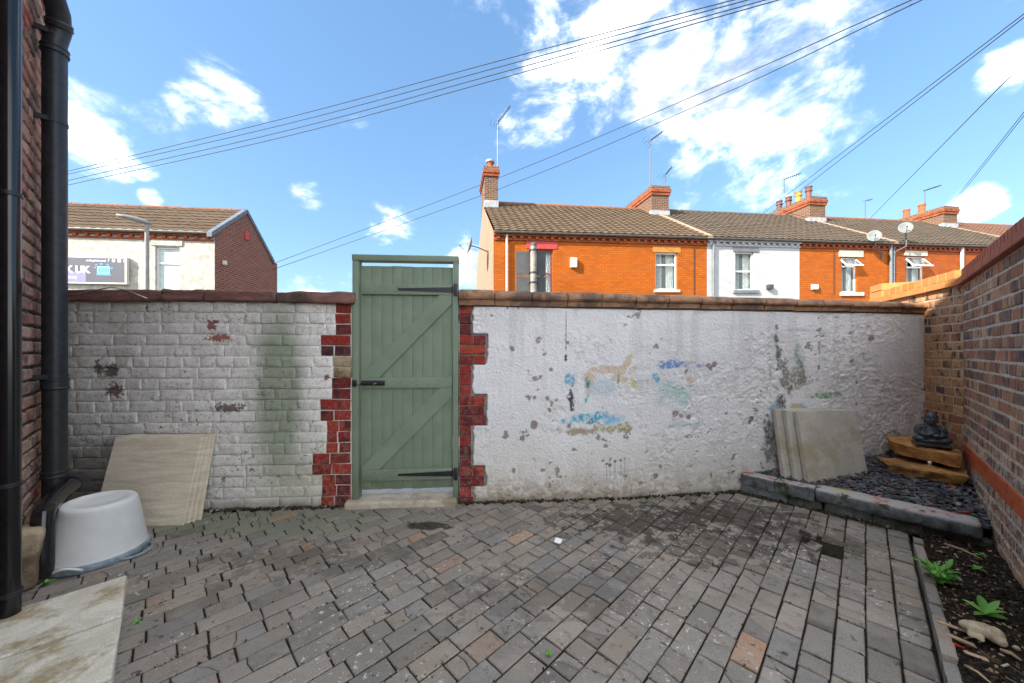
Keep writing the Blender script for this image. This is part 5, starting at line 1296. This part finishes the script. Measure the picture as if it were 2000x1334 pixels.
def chimney(fr, parent, sc, w, d0, d1, z0, z1, pots, band=True):
    c = MB(fr.xf).box(sc - w / 2, sc + w / 2, d0, d1, z0, z1 - .14).build('chimney', M['chimbrick'], parent)
    MB(fr.xf).box(sc - w / 2 - .05, sc + w / 2 + .05, d0 - .05, d1 + .05, z1 - .42, z1 - .30).build('chimney_band', M['orangeband'], c)
    MB(fr.xf).box(sc - w / 2 - .08, sc + w / 2 + .08, d0 - .08, d1 + .08, z1 - .29, z1 - .15).build('chimney_band', M['orangeband'], c)
    MB(fr.xf).box(sc - w / 2 - .05, sc + w / 2 + .05, d0 - .05, d1 + .05, z1 - .149, z1).build('chimney_top', M['chimbrick'], c)
    MB(fr.xf).box(sc - w / 2 - .03, sc + w / 2 + .03, d0 - .03, d0 + .2, z0 + .2, z0 + .5).build('flashing', M['lead'], c)
    for (ds, dd, h, r, mt) in pots:
        p = fr.P(sc + ds, dd, z1 - .02); pr_ = [(r * .95, 0), (r * .9, h * .12), (r * .72, h * .3), (r * .72, h * .62), (r * .95, h * .68), (r * .95, h * .76), (r * .8, h * .8), (r * .85, h * .95), (r * .98, h), (r * .7, h), (r * .6, h * .8)] if mt != 'potred' else [(r, 0), (r * .82, h * .8), (r * .95, h * .82), (r * .95, h), (r * .75, h), (r * .7, h * .7)]
        MB().lathe(pr_, p, 12).build('chimney_pot', M[mt], c, auto=40)
    return c

# ------------------------------------------------------------------ the terrace across the street
ZE, ZR, DEP = 5.36, 7.86, 8.0
SB = [0.0, 8.13, 12.3, 16.85, 21.25, 25.6, 34.3]
def terrace(i, mat, wins, lints, roof, label, ridge='ridge', dmat=None, gmat='gutter'):
    s0, s1 = SB[i], SB[i + 1]; g_ = .004 if i else 0
    h = empty('terraced_house', TER.P((s0 + s1) / 2, 0, 0), label, 'house', 'terraced houses across the street')
    ops = [opening(TER, *w[:4]) for w in wins]
    mb = MB(TER.xf); shell(mb, s0 + g_, s1, DEP, ZE, ZR, ops); mb.build('wall', mat, h)
    for w in wins: window(TER, h, *w[:4], **w[4])
    for (n_, mt, x0, x1, y0, y1, pr_) in lints: slab_px(TER, h, n_, M[mt], x0, x1, y0, y1, pr_)
    t = MB(TER.xf); tiles(t, s0 + .01, s1 - .01, -.20, ZE - .03, DEP / 2, ZR + .10); tiles(t, s0 + .01, s1 - .01, DEP + .2, ZE - .03, DEP / 2, ZR + .10)
    o = t.build('roof_tiles', roof, h); tag(o, kind='stuff')
    rr = MB(TER.xf); n = int((s1 - s0) / .45)
    for k in range(n):
        a, b = s0 + (s1 - s0) * k / n, s0 + (s1 - s0) * (k + 1) / n - .012; rr.tube([(a, DEP / 2, ZR + .085), (b, DEP / 2, ZR + .085)], .115, 10)
    rr.build('ridge_tiles', M[ridge], h, auto=40)
    dentils(TER, h, s0 + g_, s1 - .002, ZE - .10, dmat or M['orangeband']); gutter(TER, h, s0, s1, ZE - .055, M[gmat]); return h
UP = dict(mat=M['upvc'])
H1 = terrace(0, M['orange'], [(1043, 1080, 487, 600, dict(mat=M['brownframe'], split=.42)), (1280, 1323, 493, 566, dict(mat=M['upvc'], split=.33))],
             [('lintel', 'redpaint', 1028, 1088, 472, 486, .02), ('lintel', 'ochre', 1275, 1329, 482, 493, .012), ('sill', 'stonepaint', 1277, 1327, 566, 571, .05)], M['roof1'], 'orange end-terrace house with tan gable and two upstairs windows', 'ridge')
gb = MB(TER.xf); gb.add([(-.012, 0.0, -.3), (-.012, DEP, -.3), (-.012, DEP, ZE), (-.012, DEP / 2, ZR), (-.012, 0, ZE)], [(4, 3, 2, 1, 0)]); gb.build('pebbledash_gable', M['pebble'], H1)
H2 = terrace(1, M['whitefac'], [(1436, 1472, 492, 567, dict(mat=M['upvc'], split=.5))], [('lintel', 'greypaint', 1432, 1481, 481, 492, .03), ('sill', 'greypaint', 1432, 1481, 567, 573, .06)], M['roof2'], 'white painted terraced house with dark grey lintel', 'ridgedark', M['whitefac'])
H3 = terrace(2, M['orange'], [(1643, 1674, 503, 571, dict(mat=M['upvc'], split=.25, open_top=.28))], [('lintel', 'stonepaint', 1638, 1685, 489, 502, .03), ('sill', 'stonepaint', 1640, 1685, 571, 578, .06)], M['roof2'], 'orange terraced house with cream lintel and tilted-open top sash', 'ridgedark')
H4 = terrace(3, M['orange2'], [(1770, 1805, 501, 570, dict(mat=M['upvc'], split=.3, open_top=.35))], [('lintel', 'stonepaint', 1766, 1810, 489, 500, .03)], M['roof2'], 'orange-red brick terraced house with a white downpipe, behind the stub wall', 'ridge')
H5 = terrace(4, M['orange2'], [], [], M['roof2'], 'terraced house showing only its roof above the boundary wall coping', 'ridge')
H6 = terrace(5, M['orange2'], [], [], M['roof3'], 'terraced house with reddish roof, farthest along the street', 'ridge')
def party(h, s, mat):
    mb = MB(TER.xf); mb.add([(s - .11, -.22, ZE + .02), (s + .11, -.22, ZE + .02), (s + .11, DEP / 2, ZR + .16), (s - .11, DEP / 2, ZR + .16), (s - .11, -.22, ZE - .08), (s + .11, -.22, ZE - .08), (s + .11, DEP / 2, ZR + .0), (s - .11, DEP / 2, ZR)], [(0, 1, 2, 3), (4, 0, 3, 7), (1, 5, 6, 2), (4, 5, 1, 0)]); mb.build('party_wall_strip', M[mat], h)
party(H1, SB[1], 'mortarstrip'); party(H3, SB[3], 'mortarstrip'); party(H5, SB[5], 'mortarstrip')
def zR(px, py, d=4.0): return TER.hit(px, py, d)[1]
chimney(TER, H1, .28, .56, 3.2, 5.0, ZR - .6, zR(958, 343), [(0, 3.6, .34, .14, 'potred')])
MB().lathe([(.17, 0), (.2, .03), (.2, .10), (.12, .14), (.001, .15)], TER.P(.28, 3.6, zR(958, 343) + .34), 14).build('cowl', M['lead'], H1, auto=40)
chimney(TER, H1, SB[1], .86, 3.0, 5.4, ZR - .8, zR(1295, 364, 3.0), [(-.2, 3.3, .12, .06, 'potred'), (.2, 4.4, .12, .06, 'potred')])
chimney(TER, H3, SB[3], .95, 3.0, 5.6, ZR - .8, zR(1590, 384, 3.0), [(0, 3.45, .72, .17, 'potdark'), (0, 4.0, .70, .18, 'potbuff'), (0, 4.55, .66, .17, 'potdark'), (0, 5.1, .66, .17, 'potdark')])
chimney(TER, H5, SB[5], .95, 3.0, 5.8, ZR - .8, zR(1835, 402, 3.0), [(0, 4.2, .62, .17, 'potred'), (0, 4.9, .60, .17, 'potred')])
chimney(TER, H6, SB[6], .95, 3.0, 5.8, ZR - .8, zR(1990, 418, 3.0), [])
# pipes on the facades
def vpipe(h, px, py0, py1, mat, r=.04, d=-.075):
    s, zt = TER.hit(px, py0, d); _, zb_ = TER.hit(px, py1, d); MB(TER.xf).tube([(s, d, zt), (s, d, zb_)], r, 10).build('downpipe', M[mat], h, auto=40)
vpipe(H1, 990, 458, 640, 'pipewhite'); vpipe(H2, 1394, 466, 640, 'pipegrey'); vpipe(H3, 1384.5, 466, 640, 'pipewhite', .03) if False else None
vpipe(H4, 1740, 474, 640, 'pipegrey', .055); vpipe(H4, 1746, 474, 600, 'pipegrey', .03, -.05); vpipe(H4, 1879, 484, 600, 'pipewhite', .06)
MB(TER.xf).tube([(TER.hit(1355, 480)[0], -.02, TER.hit(1355, 482)[1]), (TER.hit(1355, 480)[0], -.02, 3.2)], .012, 6).build('wall_cable', M['cable'], H1)
MB(TER.xf).tube([(TER.hit(1628, 490)[0], -.02, TER.hit(1628, 490)[1]), (TER.hit(1628, 490)[0], -.02, 3.2)], .012, 6).build('wall_cable', M['cable'], H3)
def wallbox(name, h_px, w_px, cx, cy, proud, mat, label, cat):
    a, b, z0, z1 = opening(TER, cx - w_px / 2, cx + w_px / 2, cy - h_px / 2, cy + h_px / 2); m = TER.rot(); c = TER.P((a + b) / 2, -proud / 2, (z0 + z1) / 2)
    mb = MB(); mb.obox(c, (b - a, proud, z1 - z0), m, .02); o = mb.build(name, mat, auto=40); tag(o, label, cat)
wallbox('alarm_box', 19, 12, 1119, 514, .13, M['boxwhite'], 'cream box on the orange house wall between its windows', 'box')
wallbox('alarm_box', 10, 11, 1589, 561, .10, M['boxwhite'], 'white alarm box low on the orange house right of the white one', 'alarm box')
wallbox('wall_lamp', 9, 9, 1501, 561, .14, M['aerial'], 'small dark wall lamp on the white terraced house', 'lamp')

# satellite dishes
def dish(fr_p, normal, r, label, mast):
    e = empty('satellite_dish', fr_p, label, 'satellite dish', 'satellite dishes on the terrace')
    q_ = Vector(normal).normalized().to_track_quat('Z', 'Y').to_matrix()
    pr_ = [(.001, 0), (r * .35, r * .03), (r * .7, r * .12), (r, r * .25), (r * 1.02, r * .26), (r, r * .27), (r * .7, r * .14), (r * .35, r * .05), (.001, r * .02)]
    MB().lathe(pr_, fr_p, 20, q_ @ Matrix.Diagonal(Vector((.88, 1, 1)))).build('reflector', M['dish'], e, smooth=True)
    tip = Vector(fr_p) + q_ @ Vector((0, -r * .35, r * 1.15)); MB().tube([Vector(fr_p) + q_ @ Vector((0, -r, r * .2)), tip], .012, 6).build('feed_arm', M['aerialpole'], e)
    mb = MB(); mb.obox(tip, (.05, .05, .09), q_, .01); mb.build('receiver_head', M['dish'], e)
    MB().tube(mast, .022, 8).build('mast', M['aerialpole'], e)
p1 = TER.P(-.62, 1.6, 0); pd = W(921, 480, p1.y); dish(pd, (-1, -.25, .25), .36, 'grey satellite dish on the tan gable, seen nearly edge-on', [pd, pd + Vector((.22, .02, -.05)), pd + Vector((.40, .05, -.12)), Vector(TER.P(-.01, 1.6, pd.z + .0)) + Vector((0, 0, -.22))])
for (px, py, mx, my, lb) in [(1707, 462, 1724, 505, 'pale satellite dish above the gutter, left one of the right-hand pair'), (1768, 446, 1748, 505, 'pale satellite dish above the gutter, right one of the right-hand pair')]:
    s, zz_ = TER.hit(px, py, -.35); c = TER.P(s, -.35, zz_); s2, z2 = TER.hit(mx, my, -.06); s1_, z1_ = TER.hit(px + 2, 476, -.25)
    dish(c, (-.75, -1, .42), .25, lb, [c, TER.P(s1_, -.25, z1_ + .15), TER.P(s1_, -.25, z1_ - .1), TER.P((s1_ + s2) / 2, -.12, z1_ - .22), TER.P(s2, -.06, z1_ - .3), TER.P(s2, -.04, z2)])

# aerials
def aerial(base, h, heading, tilt, L, label, n=9, grid=True):
    e = empty('tv_aerial', base, label, 'aerial', 'aerials on the chimneys'); base = Vector(base); top = base + Vector((0, 0, h))
    MB().tube([base, top], .021, 6).build('mast', M['aerialpole'], e)
    d = Vector((math.cos(heading) * math.cos(tilt), math.sin(heading) * math.cos(tilt), math.sin(tilt))); sd = d.cross(Vector((0, 0, 1))).normalized(); up = sd.cross(d)
    MB().tube([top - d * .15, top + d * L], .012, 6).build('boom', M['aerial'], e)
    for k in range(n):
        c = top + d * (L * (k + .6) / n); x = MB(); x.tube([c - sd * .10 - up * .03, c + sd * .10 + up * .03], .013, 5); x.tube([c - sd * .10 + up * .03, c + sd * .10 - up * .03], .013, 5); x.build('element', M['aerial'], e)
    if grid:
        c = top - d * .12
        for k in range(4): x = MB().tube([c - sd * .22 + up * (.22 - .14 * k) - d * .08 * abs(k - 1.5), c + sd * .22 + up * (.22 - .14 * k) - d * .08 * abs(k - 1.5)], .006, 5).build('reflector_rod', M['aerial'], e)
def zof(px, py, Y): return CH + (HY - py) / F * Y
b1 = TER.P(.66, 4.0, zR(975, 395)); aerial(b1, zof(975, 240, b1.y) - b1.z, math.radians(12), math.radians(55), 1.0, 'tall aerial on the thin left-hand chimney', 10)
b2 = TER.P(SB[1] - .40, 3.2, zR(1281, 395, 3.2)); aerial(b2, zof(1281, 275, b2.y) - b2.z, math.radians(10), math.radians(38), .85, 'aerial with slanting boom on a long mast, above the second chimney', 8)
b3 = TER.P(SB[1] + .50, 3.4, zR(1318, 370, 3.4)); aerial(b3, zof(1316, 342, b3.y) - b3.z, math.radians(5), math.radians(50), .5, 'short aerial at the right edge of the second chimney', 5)
b4 = TER.P(SB[3] + .1, 4.9, zR(1572, 380, 4.9)); aerial(b4, zof(1568, 350, b4.y) - b4.z, math.radians(0), math.radians(20), .95, 'aerial behind the dark chimney pots', 8)
b5 = TER.P(SB[5] - .1, 4.0, zR(1838, 400, 4.0)); aerial(b5, zof(1836, 372, b5.y) - b5.z, math.radians(8), math.radians(18), 1.1, 'aerial above the chimney with two orange pots', 8, False)
b6 = TER.P(SB[5] - 2.2, 5.5, ZR); aerial(b6, zof(1759, 392, b6.y) - b6.z, math.radians(0), math.radians(10), .4, 'small aerial left of the two orange pots, behind the ridge', 3, False)

# ------------------------------------------------------------------ white shop building on the left
shop = empty('corner_shop', LB.P(-3, 0, 0), 'white rendered corner building with brown brick gable and tiled roof', 'building')
LE, LR, LD, S_L = 5.28, 6.60, 3.3, -10.0
wo = opening(LB, 303, 351, 482, 640)
mb = MB(LB.xf); shell(mb, S_L, 0, LD, LE, LR, [wo]); mb.build('wall', M['whiterender'], shop)
gbm = MB(LB.xf); gbm.add([(.012, 0, -.3), (.012, LD, -.3), (.012, LD, LE), (.012, LD / 2, LR), (.012, 0, LE)], [(0, 1, 2, 3, 4)]); gbm.build('brick_gable', M['brownbrick'], shop)
MB(LB.xf).box(-2.0, .010, LD, LD + .5, -.3, LE - .1).build('rear_extension', M['brownbrick'], shop)
window(LB, shop, 303, 351, 482, 640, mat=M['upvc'], split=.20, curtain=False)
slab_px(LB, shop, 'lintel', M['whiterender'], 296, 357, 466, 480, .03)
t = MB(LB.xf); tiles(t, S_L, -.02, -.18, LE - .02, LD / 2, LR + .10, .30, .28); tiles(t, S_L, -.02, LD + .2, LE - .05, LD / 2, LR + .10); o = t.build('roof_tiles', M['roof1'], shop); tag(o, kind='stuff')
rr = MB(LB.xf)
for k in range(22): a = S_L + (10.0) * k / 22; rr.tube([(a, LD / 2, LR + .08), (a + .44, LD / 2, LR + .08)], .09, 8)
rr.build('ridge_tiles', M['ridge'], shop, auto=40)
for (da, za, db, zb_) in ((-.22, LE - .04, LD / 2, LR + .14), (LD + .22, LE - .06, LD / 2, LR + .14)):
    for k in range(8):
        t0, t1 = k / 8, (k + 1) / 8 - .008; P_ = lambda t: (da + (db - da) * t, za + (zb_ - za) * t); (d0, z0), (d1, z1) = P_(t0), P_(t1)
        v = [(-.10, d0, z0 + .03), (.06, d0, z0 + .03), (.06, d1, z1 + .03), (-.10, d1, z1 + .03), (-.10, d0, z0 - .13), (.06, d0, z0 - .13), (.06, d1, z1 - .13), (-.10, d1, z1 - .13)]
        MB(LB.xf).add(v, [(0, 1, 2, 3), (7, 6, 5, 4), (0, 4, 5, 1), (1, 5, 6, 2), (2, 6, 7, 3), (3, 7, 4, 0)]).build('verge_tile', M['verge'], shop)
dentils(LB, shop, S_L, -.03, LE - .07, M['orangeband'], .33); gutter(LB, shop, S_L, 0, LE - .03, M['gutter'])
MB(LB.xf).box(.013, .05, LD / 2 - .12, LD / 2 + .10, LE + .30, LE + .62).build('gable_vent', M['redpaint'], shop)
mb = MB(); mb.obox(LB.P(.09, .35, zof(427, 511, 12.2)), (.10, .10, .14), LB.rot(), .01); o = mb.build('security_lamp', M['boxwhite']); tag(o, 'small security lamp on the corner of the brown gable', 'lamp')

# shop sign
a, b, z0, z1 = opening(LB, 96, 254, 502, 555)
sg = empty('shop_sign', LB.P((a + b) / 2, -.12, z0), 'grey and violet business sign reading K UK on the white building', 'sign')
MB(LB.xf).box(a, b, -0.1200, -.02, z0, z1).build('sign_box', M['boxwhite'], sg)
MB(LB.xf).box(a + .05, b - .06, -0.1240, -0.1205, z0 + .05, z1 - .05).build('sign_panel', M['signface'], sg)
MB(LB.xf).box(a + .05, a + (b - a) * .50, -0.1265, -0.1245, z0 + .05, z0 + (z1 - z0) * .42).build('violet_band', M['signviolet'], sg)
def text_mesh(txt, size, s, z, d, mat, parent, name='lettering', bold=0.0):
    cu = bpy.data.curves.new('t', 'FONT'); cu.body = txt; cu.size = size; cu.extrude = .002; cu.offset = bold
    o = bpy.data.objects.new('t', cu); COL.objects.link(o); dg = bpy.context.evaluated_depsgraph_get(); me = bpy.data.meshes.new_from_object(o.evaluated_get(dg)); bpy.data.objects.remove(o)
    m = Matrix.Translation(LB.P(s, d, z)) @ LB.rot().to_4x4() @ Matrix.Rotation(math.pi / 2, 4, 'X'); me.transform(m); me.materials.clear(); me.materials.append(mat)
    base = wloc(parent); me.transform(Matrix.Translation(-base)); o = bpy.data.objects.new(name, me); COL.objects.link(o); o.parent = parent; return o
sx = lambda px: LB.hit(px, 530, -0.1300)[0]; sz = lambda py: LB.hit(190, py, -0.1300)[1]
text_mesh('K UK', .30, sx(128), sz(533), -0.1290, M['signwhite'], sg, bold=.014)
text_mesh('MARKETING', .085, sx(118), sz(544.5), -0.1290, M['signwhite'], sg, bold=.003)
text_mesh('codingdesk.co.uk', .085, sx(168), sz(510.5), -0.1290, M['signwhite'], sg, bold=.002)
text_mesh('f', .12, sx(211), sz(510.5), -0.1290, M['signwhite'], sg, bold=.004)
for (px, kind) in ((222, 'o'), (233, 's'), (244, 'e')):
    c = LB.P(sx(px), -0.1280, sz(508.5)); m = LB.rot() @ Matrix.Rotation(math.pi / 2, 3, 'X'); mb = MB()
    if kind == 'o': mb.lathe([(.036, 0), (.050, 0), (.050, .003), (.036, .003), (.036, 0)], c, 18, m); mb.obox(c, (.03, .004, .02), LB.rot())
    elif kind == 's':
        for q_ in (-1, 1): mb.obox(c + LB.u * .042 * q_, (.012, .004, .096), LB.rot()); mb.obox(c + Vector((0, 0, .042 * q_)), (.072, .004, .012), LB.rot())
        mb.lathe([(.014, 0), (.026, 0), (.026, .003), (.014, .003), (.014, 0)], c, 14, m)
    else: mb.obox(c, (.085, .004, .075), LB.rot())
    mb.build('icon', M['signwhite'], sg)
for (x0, x1, y0, y1, mt, dd) in [(189.5, 214.5, 520, 534, 'signcyan', -0.1285), (191.5, 212.5, 522, 532.5, 'signblue', -0.1315), (188, 217, 535, 537.5, 'signblue', -0.1285), (186, 190, 516, 518.5, 'signblue', -0.1285), (195, 200, 514, 517, 'signblue', -0.1285), (208, 213, 515, 518, 'signblue', -0.1285), (216, 220, 522, 525, 'signblue', -0.1285), (184, 187, 521, 524, 'signblue', -0.1285)]:
    a_, b_, c_, d_ = sx(x0), sx(x1), sz(y1), sz(y0); MB(LB.xf).box(a_, b_, dd, dd + .002, c_, d_).build('laptop_graphic', M[mt], sg)

# street lamp
lp = W(287, 560, 9.6); lz = zof(287, 436, 9.6); lamp = empty('street_lamp', (lp.x, lp.y, -.06), 'grey street lamp in front of the white building', 'street lamp')
MB().tube([(lp.x, lp.y, -.06), (lp.x, lp.y, 1.2), (lp.x, lp.y, 1.22), (lp.x, lp.y, lz)], [.075, .075, .055, .045], 12).build('column', M['lamp'], lamp, auto=40)
hd = MB(); dirl = Vector((-.70, -.70, .10)).normalized(); sd = dirl.cross(Vector((0, 0, 1))).normalized(); p0 = Vector((lp.x, lp.y, lz + .0)) - dirl * .10
secs = [(0, .06, .05), (.12, .09, .08), (.30, .13, .095), (.50, .13, .08), (.66, .08, .05)]; vs = []; n = 10
for (t, w, h) in secs:
    for k in range(n): a_ = 2 * math.pi * k / n; vs.append(p0 + dirl * t + sd * w * math.cos(a_) + Vector((0, 0, h * math.sin(a_) * (1 if math.sin(a_) > 0 else .45))))
hd.add(vs, [(i * n + k, i * n + (k + 1) % n, (i + 1) * n + (k + 1) % n, (i + 1) * n + k) for i in range(4) for k in range(n)] + [tuple(range(n))[::-1], tuple(4 * n + k for k in range(n))]); hd.build('lamp_head', M['lamp'], lamp, smooth=True)
# backs of two road signs on a post behind the wall
SY = 7.6; sgp = W(1042, 560, SY); rs = empty('road_sign', (sgp.x, sgp.y, -.06), 'backs of two dark road sign plates on a weathered post', 'road sign')
tp_ = zof(1042, 476, SY); MB().tube([(sgp.x, SY, -.06), (sgp.x, SY, tp_)], .068, 14).build('post', M['signpost'], rs, auto=40)
MB().lathe([(.071, -.06), (.071, 0), (.05, .015), (.001, .018)], (sgp.x, SY, tp_), 14).build('cap', M['signplate'], rs)
for (y0, y1) in ((489, 536), (538.5, 580)):
    x0, x1 = W(1008, 500, SY + .09).x, W(1066, 500, SY + .09).x; mb = MB(); mb.obox(((x0 + x1) / 2, SY + .09, (zof(0, y0, SY) + zof(0, y1, SY)) / 2), (x1 - x0, .008, zof(0, y0, SY) - zof(0, y1, SY)), Matrix.Rotation(.05, 3, 'Z'), .003); mb.build('sign_plate', M['signplate'], rs)
for py in (489, 533, 552):
    mb = MB(); z_ = zof(0, py, SY); mb.lathe([(.070, -.02), (.078, -.018), (.078, .018), (.070, .02)], (sgp.x, SY, z_), 14); mb.obox((sgp.x, SY + .05, z_), (.20, .04, .03)); mb.build('clamp', M['blackmetal'], rs)

# ------------------------------------------------------------------ overhead cables
def cable(pts, label, r=.011, group=None, ext=(8, 8)):
    P_ = [W(*p) for p in pts]; out = []
    P_ = [P_[0] + (P_[0] - P_[1]).normalized() * ext[0]] * (1 if ext[0] else 0) + P_ + [P_[-1] + (P_[-1] - P_[-2]).normalized() * ext[1]] * (1 if ext[1] else 0)
    n = len(P_)
    for i in range(n - 1):
        p0_, p1_, p2_, p3_ = P_[max(i - 1, 0)], P_[i], P_[i + 1], P_[min(i + 2, n - 1)]
        for k in range(8):
            t = k / 8; out.append(.5 * ((2 * p1_) + (p2_ - p0_) * t + (2 * p0_ - 5 * p1_ + 4 * p2_ - p3_) * t * t + (3 * p1_ - p0_ - 3 * p2_ + p3_) * t ** 3))
    out.append(P_[-1]); o = MB().tube(out, r, 6).build('overhead_cable', M['cable'], smooth=True); tag(o, label, 'cable', group)
GC = 'overhead cables'
four = [('highest of the four long cables crossing the sky to the left', (335, 229, 112, 0, 1432)), ('second from the top of the four long cables crossing the sky', (341, 241, 124, 0, 1460)), ('third from the top of the four long cables crossing the sky', (353, 254, 136, 0, 1494)), ('lowest of the four long cables crossing the sky to the left', (362, 265, 147, 0, 1520))]
for lb, (ya, yb, yc, yd, xd) in four:
    cable([(130, ya, 11.4), (560, yb + 1, 9.6), (1000, yc, 7.7), (xd, yd, 5.8)], lb, .0085, GC)
cable([(531, 516, 15.4), (980, 345, 12.2), (1400, 168, 8.6), (1780, 0, 5.3)], 'upper of the two cables running from the brown gable past the thin chimney', .009, GC, (0, 6)); cable([(531, 527, 15.4), (980, 367, 12.2), (1400, 189, 8.6), (1800, 0, 5.3)], 'lower of the two cables running from the brown gable past the thin chimney', .009, GC, (0, 6))
cable([(1488, 418, 20.5), (2000, 27, 7)], 'upper cable of the close pair rising right from the white house roof', .010, GC, (1, 6)); cable([(1504, 418, 20.5), (2000, 34, 7)], 'lower cable of the close pair rising right from the white house roof', .010, GC, (1, 6))
cable([(1698, 428, 21.5), (2000, 122, 8)], 'single cable rising right from the roof with two dishes', .011, GC, (1, 6))
cable([(1858, 398, 21), (2000, 219, 10)], 'left cable of the pair at the far right above the two orange pots', .010, GC, (0, 6)); cable([(1862, 398, 21), (2004, 221, 10)], 'right cable of the pair at the far right above the two orange pots', .010, GC, (0, 6))
# slack white cable lying over the purple coping
o = MB().tube([REAR.P(U_(98), -.07, 1.735), REAR.P(U_(170), -.075, 1.74), REAR.P(U_(235), -.06, 1.80), REAR.P(U_(270), -.07, 1.765), REAR.P(U_(305), -.075, 1.71)], .004, 6).build('slack_wire', M['steel'], smooth=True); tag(o, 'thin pale wire draped over the purple coping stones', 'wire')

# ------------------------------------------------------------------ grit, moss and crumbs in the yard
gd = MB()
for (ua, ub) in ((UL0 + .15, UG0), (UG1, U_(1449))):
    u = ua
    while u < ub:
        for _ in range(2):
            p = REAR.P(u + random.uniform(-.01, .01), -abs(random.gauss(.012, .012)), zg(REAR.P(u).x, 0)); shard(gd, (p.x, p.y, p.z + random.uniform(-.002, .012)), random.uniform(.006, .018), random.uniform(0, 6), random.gauss(0, .5), random.gauss(0, .5), random.uniform(.006, .014), 5, .7)
        u += .012
u = 0.0
while u < KL:
    p = KF.P(u, -random.uniform(.0, .03) * kin, 0); shard(gd, (p.x, p.y, zg(p.x, p.y) + random.uniform(-.002, .012)), random.uniform(.006, .018), random.uniform(0, 6), random.gauss(0, .5), random.gauss(0, .5), .01, 5, .7); u += .006
for k in range(900):
    cs, cen = random.choice(pav); i = random.randrange(4); a_, b_ = Vector(cs[i]), Vector(cs[(i + 1) % 4]); q_ = a_.lerp(b_, random.random())
    if scr(cen) < 0: continue
    shard(gd, (q_.x, q_.y, zg(q_.x, q_.y) - .002 + random.uniform(0, .002)), random.uniform(.003, .009), random.uniform(0, 6), random.gauss(0, .2), random.gauss(0, .2), .004, 5, .6)
_n = NT('moss_and_grit', .95, .1); _n.color(_n.ramp(_n.isl, [(0, (.030, .022, .015)), (.5, (.055, .042, .026)), (.75, (.055, .065, .024)), (.92, (.10, .085, .06)), (1, (.34, .31, .27))]))
o = gd.build('grit_and_moss', _n.m); tag(o, 'dark grit and moss along the wall foot and in the paving joints', 'grit', kind='stuff')
